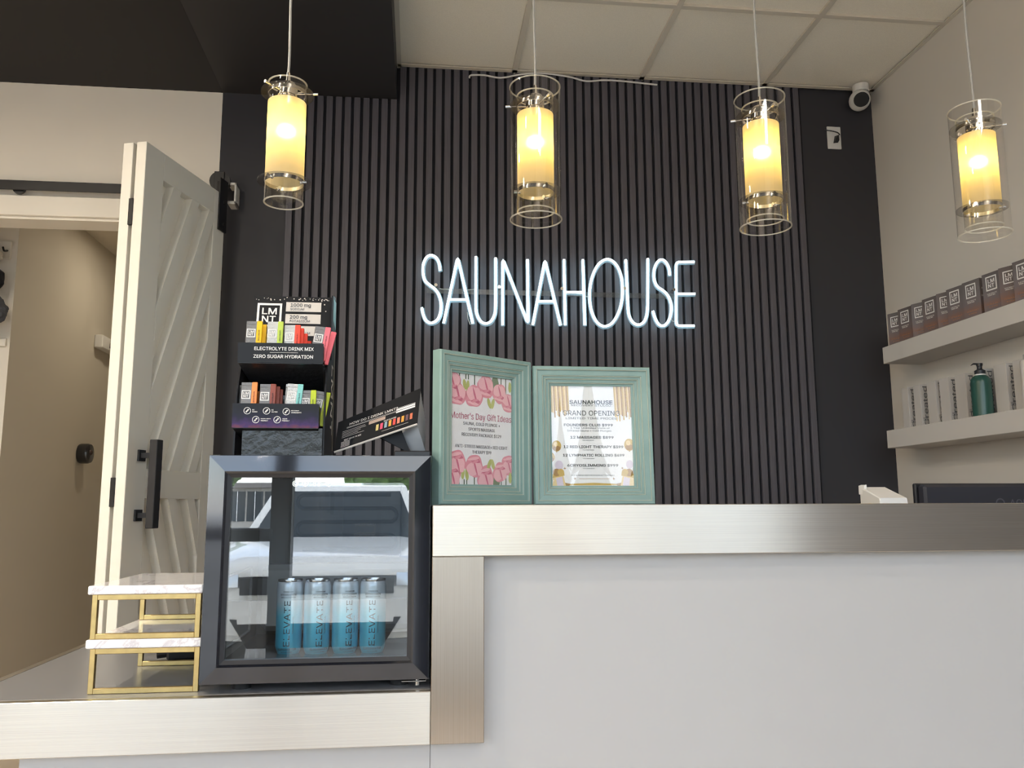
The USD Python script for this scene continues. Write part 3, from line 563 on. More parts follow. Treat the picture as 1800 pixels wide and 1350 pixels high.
# ------------------------------------------------------------------ sachet display carton
M['card_black'] = pm('black_card', (0.009, 0.009, 0.0105), 0.40, specular_ior_level=0.25)
M['card_dull'] = pm('black_card_inside', (0.010, 0.010, 0.011), 0.22, bump=(70, .5))
M['card_purple'] = mat('purple_fade_print', {'tc': ('texture_coordinate', {}), 'sp': ('separate_xyz', {}), 'nz': ('noise_texture', {'scale': 60.0, 'detail': 5.0}), 'mm': ('math', {'math_type': 'multiply_add', 'value2': 0.03}), 'mr': ('map_range', {'from_min': 0.103, 'from_max': 0.064}),
    'rp': ('rgb_ramp', {'ramp': [(0.0, (0.009, 0.009, 0.012)), (0.45, (0.012, 0.010, 0.028)), (0.78, (0.050, 0.022, 0.100)), (1.0, (0.13, 0.035, 0.065))]}), 'p': ('principled_bsdf', {'roughness': 0.4, 'specular_ior_level': 0.25})},
    [('tc.object', 'sp.vector'), ('tc.object', 'nz.vector'), ('nz.fac', 'mm.value1'), ('sp.z', 'mm.value3'), ('mm.value', 'mr.value'), ('mr.result', 'rp.fac'), ('rp.color', 'p.base_color')], surface='p.BSDF')
M['speckle'] = mat('salt_speckled_card', {'tc': ('texture_coordinate', {}), 'v': ('voronoi_texture', {'scale': 75.0}), 'nz': ('noise_texture', {'scale': 14.0}), 'a': ('math', {'math_type': 'multiply_add', 'value2': 0.42, 'value3': -0.05}), 'l': ('math', {'math_type': 'less_than'}),
    'mx': ('mix_color', {'a': (0.0075, 0.0075, 0.009), 'b': (0.7, 0.66, 0.6)}), 'p': ('principled_bsdf', {'roughness': 0.3})},
    [('tc.object', 'v.vector'), ('tc.object', 'nz.vector'), ('nz.fac', 'a.value1'), ('v.distance', 'l.value1'), ('a.value', 'l.value2'), ('l.value', 'mx.fac'), ('mx.result', 'p.base_color')], surface='p.BSDF')
DXC, DYC, DZ0 = -.2600, 1.60, 1.1985
t = Thing('sachet_display', 'black cardboard counter display holding two tiers of drink sachets', 'display stand', (DXC, DYC, DZ0))
hw = .0790
t.part('base', bx(-.067, .080, .012, .17, .0, .052), M['card_dull'])
t.part('back_panel', hull([(-.083, .13, .20), (.079, .13, .20), (-.083, .135, .20), (.079, .135, .20), (-.082, .155, .342), (.079, .155, .342), (-.082, .160, .342), (.079, .160, .342)]), M['card_black'])
t.part('back_panel', bx(-.080, .079, .128, .134, .05, .20), M['card_dull'])
sp = t.part('side_panel', ext(Polygon([(.015, 0), (.172, 0), (.172, .31), (.160, .342), (.110, .335), (.108, .20), (.05, .19), (.02, .12)]), .003), M['card_black'])
# the extruded side is laid in the y-z plane
p_ = stage.GetPrimAtPath(sp); UsdGeom.Xformable(p_).AddTransformOp().Set(Gf.Matrix4d(0, 1, 0, 0, 0, 0, 1, 0, 1, 0, 0, 0, .0805, 0, 0, 1))
sl = t.part('side_panel', ext(Polygon([(.015, 0), (.172, 0), (.172, .31), (.108, .20), (.05, .19), (.02, .12)]), .003), M['card_black'])
p_ = stage.GetPrimAtPath(sl); UsdGeom.Xformable(p_).AddTransformOp().Set(Gf.Matrix4d(0, 1, 0, 0, 0, 0, 1, 0, 1, 0, 0, 0, -.0835, 0, 0, 1))
P2 = [onto(m, (.0838, .0, 0), (0, 1, 0), (0, 0, 1)) for m in (poly2([(.120, .285), (.168, .275), (.166, .333), (.122, .330)]),)]
t.part('blue_patch', P2, pm('ice_blue_print', (0.30, 0.62, 0.70), 0.4))
P2 = [onto(rect2(.152, .171, .02, .27), (.0838, 0, 0), (0, 1, 0), (0, 0, 1))]
t.part('salt_photo', P2, pm('olive_salt_print', (0.13, 0.115, 0.065), 0.4, vary=(90, .5)))
t.part('side_lettering', [onto(text('LMNT', .030, .14, .125, .12, rot=-90), (.0841, 0, 0), (0, 1, 0), (0, 0, 1))], M['print_cream'], smooth=False)
def tray(z0, z1, front, dx):
    q = t.part('tray', [bx(-hw+dx, hw+dx, 0, .0025, z0, z1), bx(-hw+dx, -hw+dx+.0025, .002, .128, z0+.004, z1-.004), bx(hw+dx-.0025, hw+dx, .002, .128, z0+.004, z1-.004)], front)
    t.part('tray_floor', hull([(-hw+dx+.001, .002, z0-.001), (hw+dx-.001, .002, z0-.001), (-hw+dx+.001, .002, z0+.002), (hw+dx-.001, .002, z0+.002), (-.062, .128, z0-.045), (.068, .128, z0-.045), (-.062, .128, z0-.041), (.068, .128, z0-.041)]), M['card_dull'], parent=q)
    return q
tray(.0515, .0970, M['card_purple'], -.005); tray(.1745, .2125, M['card_black'], 0)
L = [text('ELECTROLYTE DRINK MIX', .0062, .110, .006, .2015, True), text('ZERO SUGAR HYDRATION', .0062, .110, .005, .1865, True), rect2(-.020, .032, .1939, .1945)]
for x, z, a, b in ((-.052, .083, 'NO', 'SUGAR'), (-.017, .083, 'NO', 'GLUTEN'), (.019, .082, 'NO DODGY', 'INGREDIENTS'), (-.036, .0665, 'PALEO-KETO', 'FRIENDLY'), (.003, .0665, 'VEGAN', 'FRIENDLY')):
    L += [annulus2(x-.005, z, .0066, .0010), text(a, .0020, None, x+.004, z+.0018, True, align='l'), text(b, .0020, None, x+.004, z-.0018, True, align='l')]
    L += [poly2([(x-.0085, z-.0022), (x-.0062, z-.0036), (x-.0015, z+.0022), (x-.0038, z+.0036)]), rect2(x-.0068, x-.0032, z-.0006, z+.0006)]
t.part('lettering', [onto(m, (0, -.0003, 0), *FRONT) for m in L], M['print_white'], smooth=False)
def lmnt(cx, cy, s, fr=.09):
    o = sbox(cx-s/2, cy-s*.52, cx+s/2, cy+s*.52).difference(sbox(cx-s/2+s*fr, cy-s*.52+s*fr, cx+s/2-s*fr, cy+s*.52-s*fr))
    return [ext(o, .0003), text('LM', s*.27, s*.60, cx, cy+s*.17, True), text('NT', s*.27, s*.56, cx-s*.01, cy-s*.18, True)]
# back panel print (the panel leans back slightly)
bo = (0, .1295, .20); be = ((1, 0, 0), (0, .025/.142, 1))
t.part('logo', [onto(m, bo, *be) for m in lmnt(-.050, .100, .050)], M['print_white'], smooth=False)
lp = t.part('fact_label', [onto(rect2(-.017, .055, z-.0105, z+.0105), bo, *be) for z in (.119, .0925, .066)], M['print_cream'])
FL = []
for z, a, b in ((.119, '1000 mg', 'SODIUM'), (.0925, '200 mg', 'POTASSIUM'), (.066, '60 mg', 'MAGNESIUM')): FL += [text(a, .0072, None, -.008, z+.0040, True, align='l'), text(b, .0050, None, -.008, z-.0050, align='l')]
t.part('lettering', [onto(lift(m, .0004), bo, *be) for m in FL], M['ink_soft'], parent=lp, smooth=False)
sf = [onto(disc2(x, z, r, n=6), bo, *be) for x, z, r in [(rng.uniform(-.08, .075), rng.choice([rng.uniform(.133, .140), rng.uniform(.02, .14)]), rng.uniform(.0006, .0016)) for _ in range(70)] if not (-.078 < x < .057 and .07 < z < .13)]
t.part('salt_flecks', sf, M['print_cream'], kind='stuff')

# sachets
M['foil'] = pm('silver_foil', (0.17, 0.168, 0.168), 0.42, 0.5, bump=(220, .35))
M['foil_light'] = pm('pale_foil', (0.46, 0.455, 0.44), 0.35, 0.5, bump=(180, .5))
def sachet(loc, col, cname, label, group, foil='foil', tilt=0, lean=8, logo=True, h=.062, w=.0295):
    t = Thing('drink_sachet', label, 'sachet', loc, (-lean, tilt, 0), group=group)
    m = bx(-w/2, w/2, -.0022, .0022, 0, h, .0012); t.part('packet', [m, bx(-w/2, w/2, -.0008, .0008, h-.0005, h+.006)], M[foil])
    sm_ = pm('strip_'+cname, col, 0.45) if ('strip_'+cname) not in M else M['strip_'+cname]; M['strip_'+cname] = sm_
    t.part('colour_strip', [bx(w/2-.0098, w/2+.0004, -.0029, .0029, 0, h+.0062, .0008), bx(w/2-.0098, w/2+.0004, -.0032, -.0018, h*.2, h+.002, .0004)], sm_)
    if logo:
        t.part('logo', [onto(m, (0, -.0024, 0), *FRONT) for m in lmnt(-.0050, h*.70, .0165, .11)], M['print_white'], smooth=False)
        t.part('strip_lettering', [onto(text('ELECTROLYTE MIX', .0020, .022, w/2-.0048, h*.62, rot=-90), (0, -.0033, 0), *FRONT)], M['ink'], smooth=False)
UZ, LZ = DZ0+.192, DZ0+.071
Yx, Ox = '#e6b400', '#ef8a3c'
def row(z, specs):
    for x, y, col, cn, label, g, kw in specs: sachet((DXC+x, DYC+y, z+kw.pop('dz', 0)), lin(col), cn, label, g, **kw)
row(UZ, [
 (-.0555, .018, '#f0bb00', 'yellow', 'yellow sachet at the front left of the upper tier', None, {}),
 (-.0495, .030, '#f0bb00', 'yellow', 'middle yellow sachet, directly behind the front yellow one', None, dict(logo=False, dz=-.004)),
 (-.0440, .042, '#f0bb00', 'yellow', 'rearmost and lowest of the three yellow sachets', None, dict(logo=False, dz=-.020)),
 (-.0160, .018, '#b4c94e', 'green', 'pale green striped sachet in the upper tier', None, dict(foil='foil_light')),
 (.0165, .018, '#f2452c', 'red', 'red sachet at the front of the upper tier', None, dict(foil='foil_light', dz=-.006)),
 (.0215, .030, '#f2452c', 'red', 'second red sachet, directly behind the front red one', None, dict(logo=False, dz=-.010)),
 (.0270, .042, '#f2452c', 'red', 'third red sachet of the descending row of red ones', None, dict(logo=False, dz=-.018)),
 (.0330, .054, '#f2452c', 'red', 'rearmost and lowest of the red sachets', None, dict(logo=False, dz=-.030)),
 (.0660, .018, '#ef6f7c', 'pink', 'pink sachet leaning right at the end of the upper tier', None, dict(dz=-.008, tilt=7)),
 (.0700, .032, '#ef6f7c', 'pink', 'pink sachet slumped behind the leaning pink sachet', None, dict(logo=False, dz=-.012, tilt=12))])
row(LZ, [
 (-.0600, .018, '#f08a46', 'orange', 'orange sachet at the front left of the lower tier', None, {'dz': .002}),
 (-.0655, .030, '#f08a46', 'orange', 'orange sachet peeking out left of the front orange sachet', None, dict(logo=False, dz=-.002)),
 (-.0545, .042, '#d07a38', 'orange_dark', 'orange sachet sunk behind the front orange sachet', None, dict(logo=False, dz=-.012)),
 (-.0255, .018, '#8c4436', 'brown', 'brown sachet at the front of the lower tier', None, {'dz': -.001}),
 (-.0200, .030, '#8c4436', 'brown', 'middle brown sachet, directly behind the front brown one', None, dict(logo=False, dz=-.004)),
 (-.0160, .042, '#8c4436', 'brown', 'rearmost of the three brown sachets', None, dict(logo=False, dz=-.008)),
 (.0210, .018, '#7fc3bd', 'teal', 'pale teal sachet leaning in the lower tier', None, dict(foil='foil_light', tilt=4)),
 (.0185, .030, '#7fc3bd', 'teal', 'pale teal sachet behind the leaning teal sachet', None, dict(logo=False, foil='foil_light', tilt=2, dz=.001)),
 (.0500, .018, '#b9c81e', 'lime', 'lime yellow sachet at the front right of the lower tier', None, dict(dz=-.012)),
 (.0655, .030, '#b9c81e', 'lime', 'tilted lime yellow sachet at the right end of the lower tier', None, dict(dz=-.012, tilt=9))])

# folded carton with printed lid, right of the display
p0, p1, p2, p3 = (np.array(q, float) for q in ((-.158, 1.69, 1.270), (.004, 1.70, 1.342), (-.002, 1.67, 1.265), (-.162, 1.665, 1.2085)))
t = Thing('flavour_carton', 'black flavour leaflet carton propped askew on the fridge top', 'carton', (-.08, 1.70, 1.198))
nn = np.cross(p2-p3, p0-p3); nn /= np.linalg.norm(nn)
t.part('lid', hull([q for p in (p0, p1, p2, p3) for q in (p, p-nn*.003)]), M['card_black'], world=True)
t.part('lid_edge', tube([p3+nn*.001, p2+nn*.001], .0022, 6), M['print_cream'], world=True, label='pale cut edge of the lid')
wp = pm('white_printed_card', (0.55, 0.56, 0.58), 0.5)
t.part('printed_flap', hull([(.003, 1.70, 1.342), (-.002, 1.68, 1.265), (-.035, 1.71, 1.250), (-.012, 1.725, 1.212), (.015, 1.715, 1.216), (.014, 1.715, 1.28), (-.012, 1.728, 1.212), (.015, 1.718, 1.216)]), wp, world=True, label='white printed flap')
t.part('black_flap', hull([(-.085, 1.685, 1.245), (-.034, 1.700, 1.258), (-.014, 1.702, 1.209), (-.085, 1.688, 1.243), (-.034, 1.703, 1.256), (-.014, 1.705, 1.209)]), M['card_black'], world=True)
t.part('base_flap', bx(-.06, .016, 1.70, 1.82, 1.1985, 1.203), M['card_black'], world=True)
ex = (p2-p3); lx = np.linalg.norm(ex); ex = ex/lx; ey = (p0-p3); ly = np.linalg.norm(ey); ey = ey/ly
on = lambda m: onto(m, p3+nn*.0004, ex, ey)
if np.cross(ex, ey)@nn < 0: on = lambda m: onto(m, p3-nn*.0004, ex, ey)
L = [text('HOW DO I DRINK LMNT?', .0052, .100, .075, ly*.80, True)]+[rect2(.02, .125, ly*.68, ly*.68+.0007), rect2(.02, .125, ly*.71, ly*.71+.0005)]
L += [rect2(.012, .012+rng.uniform(.03, .05), ly*(.60-k*.05), ly*(.60-k*.05)+.0006) for k in range(5)]+[text('YOUR FLAVORS', .003, .026, .110, ly*.50, True), text('BEST WAYS TO MIX', .003, .035, .035, ly*.30, True)]
L += [rect2(.012, .030, ly*(.24-k*.04), ly*(.24-k*.04)+.0010) for k in range(5)]+[rect2(.095, .120, ly*.17, ly*.17+.0006), rect2(.122, .150, ly*.17, ly*.17+.0006)]
t.part('lettering', [on(m) for m in L], M['print_cream'], world=True, smooth=False)
t.part('white_label', [on(rect2(.122, .162, ly*(.86-k*.075), ly*(.86-k*.075)+.0038)) for k in range(4)], M['print_white'], world=True)
t.part('pink_label', [on(rect2(.066, .100, ly*.555, ly*.60+.004))], pm('blush_print', (0.50, 0.35, 0.27), 0.5), world=True)
for k, c in enumerate(('#d9c178', '#e0506e', '#8aa0ab', '#eaa03c', '#ee4a42', '#f0836a', '#e99a38', '#6b4a4e', '#c96a4a')):
    t.part('sachet_picture', on(rect2(.082+k*.0088, .0875+k*.0088, ly*.26, ly*.46)), pm('picture_%d' % k, lin(c), 0.5), world=True)

# ------------------------------------------------------------------ picture frames
M['sage'] = mat('sage_green_paint', {'g': ('geometry', {}), 'nz': ('noise_texture', {'scale': 22.0, 'detail': 5.0}), 'rp': ('rgb_ramp', {'ramp': [(0.3, (0.185, 0.290, 0.262)), (0.7, (0.220, 0.325, 0.295))]}),
    'w': ('rgb_ramp', {'ramp': [(0.0, (0, 0, 0)), (0.60, (0, 0, 0)), (0.70, (0.6, 0.6, 0.6)), (1, (1, 1, 1))]}), 'mx': ('mix_color', {'b': (0.48, 0.44, 0.36)}), 'p': ('principled_bsdf', {'roughness': 0.45})},
    [('g.position', 'nz.vector'), ('nz.fac', 'rp.fac'), ('g.pointiness', 'w.fac'), ('w.color', 'mx.fac'), ('rp.color', 'mx.a'), ('mx.result', 'p.base_color')], surface='p.BSDF')
M['worn'] = pm('worn_edge_paint', (0.36, 0.39, 0.32), 0.5)
M['paper'] = pm('poster_paper', (0.76, 0.75, 0.745), 0.5)
PROF = [(0, .004), (.002, 0), (.007, 0), (.009, .003), (.011, .0035), (.019, .004), (.022, .007), (.0255, .0075), (.028, .011), (.033, .0115), (.0365, .015), (.040, .016), (.040, .026), (0, .026)]
def frame(label, loc, rz, w, h, lean=0):
    t = Thing('picture_frame', label, 'picture frame', loc, (lean, 0, rz))
    t.part('moulding', ring(w, h, PROF, 0, h/2), M['sage'], smooth=False)
    t.part('worn_edge', [ring(w-2*i, h-2*i, [(0, d), (.0009, d-.0007), (.0018, d)], 0, h/2) for i, d in ((.0072, .0006), (.0198, .0050), (.0262, .0086), (.0338, .0122))], M['worn'], smooth=False)
    a, b = w/2-.039, h/2-.039
    t.part('backing', bx(-w/2+.005, w/2-.005, .0262, .030, .006, h-.006), M['satin_black'])
    t.part('glass', bx(-a, a, .0165, .0172, h/2-b, h/2+b), M['frame_glass'])
    po = t.part('poster', bx(-a, a, .0205, .0215, h/2-b, h/2+b), M['paper'])
    return t, po, a, b
PK = [pm('rose_print_light', (0.80, 0.45, 0.48), 0.5), pm('rose_print', (0.71, 0.29, 0.34), 0.5), pm('rose_print_deep', (0.58, 0.16, 0.23), 0.5)]
GR = [pm('stem_print', (0.055, 0.095, 0.045), 0.5), pm('bud_print', (0.45, 0.47, 0.16), 0.5), pm('leaf_print', (0.16, 0.22, 0.13), 0.5)]
# left frame: pink roses poster, turned towards the right
fa = np.array([.042, 1.603]); fb = np.array([.237, 1.74]); fc = (fa+fb)/2; fr = math.degrees(math.atan2(fb[1]-fa[1], fb[0]-fa[0])); wl = float(np.linalg.norm(fb-fa))
t, po, a, b = frame('sage green frame with pink rose poster, angled towards the right', (fc[0], fc[1], 1.1065), fr, wl, .300)
sc = a*2; HH = b*2; po_o = (0, .0203, .150)
lay = {0: [], 1: [], 2: []}; gl = {0: [], 1: [], 2: []}
clip = sbox(-a+.0005, -b+.0005, a-.0005, b-.0005)
def blob(cx, cy, rx, ry, seed, rot=0, wob=.10):
    r2 = np.random.default_rng(seed); ph = r2.uniform(0, 6.28, 4)
    p = []
    for q in np.linspace(0, 2*math.pi, 26, endpoint=False):
        k = 1+wob*(math.sin(2*q+ph[0])*.4+math.sin(3*q+ph[1])*.5+math.sin(5*q+ph[2])*.35); p.append((rx*k*math.cos(q), ry*k*math.sin(q)))
    return affinity.translate(affinity.rotate(Polygon(p).buffer(0), rot, origin=(0, 0)), cx, cy).intersection(clip)
def addp(store, k, pg, lvl):
    if not pg.is_empty and pg.area > 1e-8: store[k].append(onto(lift(ext(pg, .00012), lvl), po_o, *FRONT))
def rose(u, v, r, flip, seed):
    cx, cy = (u-.5)*sc, (.5-v)*HH; s = -1 if flip else 1
    addp(lay, 1, blob(cx, cy, r, r*1.05, seed), .0002)
    addp(lay, 0, blob(cx-r*.25, cy-s*r*.30, r*.62, r*.62, seed+1), .0004); addp(lay, 0, blob(cx+r*.42, cy-s*r*.18, r*.46, r*.66, seed+2, 15), .00045)
    addp(lay, 2, blob(cx+r*.05, cy+s*r*.52, r*.62, r*.22, seed+3, -12*s), .0006); addp(lay, 0, blob(cx-r*.1, cy+s*r*.66, r*.66, r*.15, seed+4, 10*s), .0008)
    addp(lay, 2, blob(cx+r*.10, cy-s*r*.1, r*.09, r*.75, seed+5, 18), .0006); addp(lay, 1, blob(cx+r*.1, cy+s*r*.40, r*.40, r*.12, seed+6, 20), .0009)
def stem(u, v0, v1, w=.0011): addp(gl, 0, sbox((u-.5)*sc-w, (.5-max(v0, v1))*HH, (u-.5)*sc+w, (.5-min(v0, v1))*HH).intersection(clip), .0001)
def bud(u, v, rx, ry, rot, seed): addp(gl, 1, blob((u-.5)*sc, (.5-v)*HH, rx, ry, seed, rot, .06), .0003)
q = .0185
for (u, v, r, s) in ((.02, .09, .022, 1), (.10, .19, .023, 2), (.37, .20, .022, 3), (.56, .10, .022, 4), (.79, .15, .019, 5), (.94, .23, .019, 6)): rose(u, v, r, True, s*10)
for (u, v, r, s) in ((.10, .80, .023, 7), (.03, .92, .022, 8), (.38, .83, .022, 9), (.56, .93, .022, 10), (.80, .88, .019, 11), (.94, .81, .019, 12)): rose(u, v, r, False, s*10)
for u, v in ((.14, .07), (.38, .16), (.58, .04), (.82, .10), (.90, .18), (.24, .05), (.28, .05)): stem(u, 0, v)
for u, v in ((.14, .95), (.38, .88), (.82, .94), (.90, .86), (.26, .94), (.22, .95)): stem(u, 1, v)
for u, v, ro in ((.22, .10, 8), (.27, .11, -6), (.62, .25, 20), (.68, .25, -15), (.97, .08, 0)): bud(u, v, .0042, .011, ro, int(u*100))
for u, v, ro in ((.20, .90, -8), (.26, .91, 10), (.62, .81, -20), (.68, .81, 15), (.97, .93, 0)): bud(u, v, .0042, .011, ro, int(u*100)+3)
for u, v in ((.72, .06), (.74, .95)): addp(gl, 2, blob((u-.5)*sc, (.5-v)*HH, .010, .016, 77), .00015)
for k in range(3): t.part('rose_print', lay[k], PK[k], parent=po, smooth=False)
for k in range(3): t.part('stem_print', gl[k], GR[k], parent=po, smooth=False)
ln = lambda s, v, h, wd, bold=False, u=.5: onto(text(s, h, wd*sc, (u-.5)*sc, (.5-v)*HH, bold), po_o, *FRONT)
t.part('title', [ln("Mother's Day Gift Ideas", .383, .0125, .985)], pm('rose_ink', (0.42, 0.13, 0.18), 0.6), parent=po, smooth=False)
t.part('lettering', [ln('SAUNA, COLD PLUNGE +', .450, .0062, .60), ln('SPORTS MASSAGE', .500, .0062, .43), ln('RECOVERY PACKAGE $129', .550, .0062, .64), ln('ANTI-STRESS MASSAGE+ RED LIGHT', .655, .0062, .85), ln('THERAPY $99', .705, .0062, .31)], M['ink_soft'], parent=po, smooth=False)
# right frame: gold balloon price list
t, po, a, b = frame('sage green frame with gold balloon price list, facing straight out', (.3665, 1.720, 1.1065), 0, .254, .2925, lean=-3)
sc = a*2; HH = b*2; po_o = (0, .0203, .14625); clip = sbox(-a+.0005, -b+.0005, a-.0005, b-.0005)
GO = [pm('gold_print', (0.52, 0.34, 0.07), 0.4), pm('gold_print_pale', (0.70, 0.52, 0.24), 0.4), pm('gold_print_deep', (0.33, 0.17, 0.035), 0.4), pm('lilac_print', (0.60, 0.52, 0.60), 0.5)]
g = {0: [], 1: [], 2: [], 3: []}
def put(k, pg, lvl=.0002): addp(g, k, pg.intersection(clip), lvl)
U = lambda u: (u-.5)*sc
Vv = lambda v: (.5-v)*HH
def curtain(u0, u1, v1, seed):
    r2 = np.random.default_rng(seed); n = 13
    for k in range(n):
        ua = u0+(u1-u0)*k/n; e = v1*(.72+.28*r2.random())+.0
        put((0, 1, 2)[k % 3], Polygon([(U(ua), Vv(0)), (U(ua+(u1-u0)/n*1.05), Vv(0)), (U(ua+(u1-u0)/n*1.05+.01), Vv(e)), (U(ua+.012), Vv(e))]), .0001+.00005*(k % 3))
curtain(.78, 1.0, .36, 1); curtain(0.0, .22, .34, 2)
def balloon(u, v, r, k=0):
    put(k, affinity.translate(affinity.scale(sbox(-1, -1, 1, 1).buffer(0).centroid.buffer(1.0, quad_segs=8), r, r*1.18), U(u), Vv(v)), .0003)
    if k == 0:
        put(2, affinity.translate(affinity.scale(sbox(-1, -1, 1, 1).centroid.buffer(1.0, quad_segs=8), r*.82, r*.55), U(u), Vv(v)-r*.5), .0005); put(1, affinity.translate(affinity.scale(sbox(-1, -1, 1, 1).centroid.buffer(1.0, quad_segs=8), r*.45, r*.5), U(u)-r*.2, Vv(v)+r*.35), .0006)
        put(2, Polygon([(U(u), Vv(v)-r*1.15), (U(u)-r*.14, Vv(v)-r*1.35), (U(u)+r*.14, Vv(v)-r*1.35)]), .0003)
balloon(.065, .605, .0100); balloon(.955, .590, .0110); balloon(-.01, .715, .0090)
balloon(.09, .795, .0085, 3); balloon(.95, .785, .0075, 3)
for sgn, u in ((1, .0), (-1, 1.0)):
    X = lambda q: U(u+sgn*q)
    put(0, Polygon([(X(0), Vv(.88)), (X(.15), Vv(.86)), (X(.155), Vv(.895)), (X(0), Vv(.92))]), .0003); put(1, Polygon([(X(0), Vv(.91)), (X(.14), Vv(.895)), (X(.17), Vv(1)), (X(0), Vv(1))]), .0002)
    put(3, Polygon([(X(.05), Vv(.92)), (X(.125), Vv(.905)), (X(.145), Vv(1)), (X(.065), Vv(1))]), .0004); put(2, Polygon([(X(.16), Vv(.965)), (X(.22), Vv(.975)), (X(.21), Vv(1)), (X(.17), Vv(1))]), .0003)
    put(2, affinity.translate(sbox(-1, -1, 1, 1).centroid.buffer(.008, quad_segs=6), X(.06), Vv(.865)), .0004); put(0, affinity.translate(sbox(-1, -1, 1, 1).centroid.buffer(.007, quad_segs=6), X(.11), Vv(.862)), .0005)
put(0, Polygon([(U(.22), Vv(.975)), (U(.5), Vv(.965)), (U(.78), Vv(.975)), (U(.79), Vv(.99)), (U(.21), Vv(.99))]), .0002)
for u, v in ((.16, .825), (.86, .822), (.28, .925), (.75, .925)):
    c, d, e = U(u), Vv(v), .0034; put(2, Polygon([(c, d+e), (c+e*.2, d+e*.2), (c+e, d), (c+e*.2, d-e*.2), (c, d-e), (c-e*.2, d-e*.2), (c-e, d), (c-e*.2, d+e*.2)]), .0002)
put(2, sbox(U(.33), Vv(.928), U(.70), Vv(.925)), .0002)
for k in range(4): t.part('balloon_print' if k else 'gold_print', g[k], GO[k], parent=po, smooth=False)
t.part('lettering', [ln('SAUNAHOUSE', .165, .0078, .53, True), ln('GRAND OPENING', .275, .0105, .70), ln('FOUNDERS CLUB $999', .395, .0052, .60, True, .46), ln('12 MASSAGES $899', .518, .0052, .53, True), ln('12 RED LIGHT THERAPY $399', .612, .0052, .73, True, .515), ln('12 LYMPHATIC ROLLING $499', .695, .0052, .75, True, .515), ln('6CRYOSLIMMING $999', .795, .0052, .62, True)], M['ink'], parent=po, smooth=False)
t.part('lettering', [ln('RECOVERY STUDIO', .198, .0040, .49), ln('LIMITED TIME PRICES', .328, .0044, .63), ln('1 Year Unlimited Visits of', .425, .0034, .48, False, .48), ln('Infrared Sauna + Cold Plunges', .452, .0034, .54, False, .47), ln('YOU SAVE $500', .547, .0018, .14, False, .45), ln('YOU SAVE $200', .643, .0018, .14, False, .45), ln('YOU SAVE $200', .728, .0018, .14, False, .45), ln('YOU SAVE $500', .825, .0018, .14, False, .45), ln('MUST BE PREPAID CREDITS NEVER EXPIRE, NOT TRANSFERABLE', .892, .0018, .52)], M['ink_soft'], parent=po, smooth=False)

# ------------------------------------------------------------------ right wall shelves
def shelf(label, z0, z1, yend):
    t = Thing('floating_shelf', label, 'shelf', (XR, 2.4, z0)); t.part('shelf_board', bx(2.031, XR-.0005, 1.2, yend, z0, z1, .0015), M['shelf'], world=True)
shelf('upper thick white floating shelf on the right wall', 1.720, 1.793, 3.437); shelf('lower thick white floating shelf on the right wall', 1.350, 1.427, 3.450)
M['box_print'] = mat('drink_box_print', {'tc': ('texture_coordinate', {}), 'sp': ('separate_xyz', {}), 'nz': ('noise_texture', {'scale': 55.0, 'detail': 4.0}), 'mm': ('math', {'math_type': 'multiply_add', 'value2': 0.04}), 'mr': ('map_range', {'from_min': 0.02, 'from_max': 0.17}),
    'rp': ('rgb_ramp', {'ramp': [(0.0, (0.17, 0.125, 0.12)), (0.14, (0.18, 0.115, 0.10)), (0.26, (0.215, 0.11, 0.075)), (0.40, (0.165, 0.12, 0.115)), (0.62, (0.155, 0.125, 0.12)), (1.0, (0.125, 0.098, 0.092))]}), 'p': ('principled_bsdf', {'roughness': 0.4})},
    [('tc.object', 'sp.vector'), ('tc.object', 'nz.vector'), ('nz.fac', 'mm.value1'), ('sp.z', 'mm.value3'), ('mm.value', 'mr.value'), ('mr.result', 'rp.fac'), ('rp.color', 'p.base_color')], surface='p.BSDF')
BH = .149
def drink_box(y, label, w=.098, th=6, dep=.040):
    # local: x to the viewer's right along the front, front at y=0 facing -y
    t = Thing('drink_mix_box', label, 'box', (2.06, y, 1.7933), (0, 0, -90+th))
    t.part('carton', bx(0, w, 0, dep, 0, BH, .0006), M['box_print'])
    t.part('logo', [onto(m, (0, -.0003, 0), *FRONT) for m in lmnt(w*.49, BH*.735, w*.58)], M['print_white'], smooth=False)
    t.part('lettering', [onto(m, (0, -.0003, 0), *FRONT) for m in (text('ELECTROLYTE', .0042, w*.5, w*.49, BH*.48, True), text('DRINK MIX', .0042, w*.4, w*.46, BH*.44, True))], M['print_cream'], smooth=False)
    t.part('flavour_lettering', [onto(m, (0, -.0003, 0), *FRONT) for m in (text('CITRUS SALT', .0055, w*.66, w*.52, BH*.22), text('30 STICKS', .0045, w*.45, w*.5, BH*.15))], pm('orange_foil', (0.42, 0.17, 0.06), 0.4) if 'orange_foil' not in M else M['orange_foil'], smooth=False)
    t.part('side_lettering', [onto(m, (w+.0003, 0, 0), (0, 1, 0), (0, 0, 1)) for m in (text('NO', .008, None, dep*.4, BH*.74, True), text('SUGAR', .0055, dep*.75, dep*.5, BH*.55, True))], M['print_cream'], smooth=False)
names = ['ninth drink mix box from the near end, last on the upper shelf', 'drink mix box next to the farthest one on the upper shelf', 'third drink mix box from the far end of the upper shelf', 'fourth drink mix box from the far end of the upper shelf', 'fifth drink mix box from the far end of the upper shelf', 'sixth drink mix box from the far end of the upper shelf', 'drink mix box with its printed side showing, mid upper shelf', 'third drink mix box from the near end of the upper shelf', 'second drink mix box from the near end of the upper shelf', 'nearest and largest drink mix box on the upper shelf']
names[0] = 'farthest drink mix box on the upper shelf, beside the black wall'
M['orange_foil'] = pm('orange_foil_print', (0.42, 0.17, 0.06), 0.4)
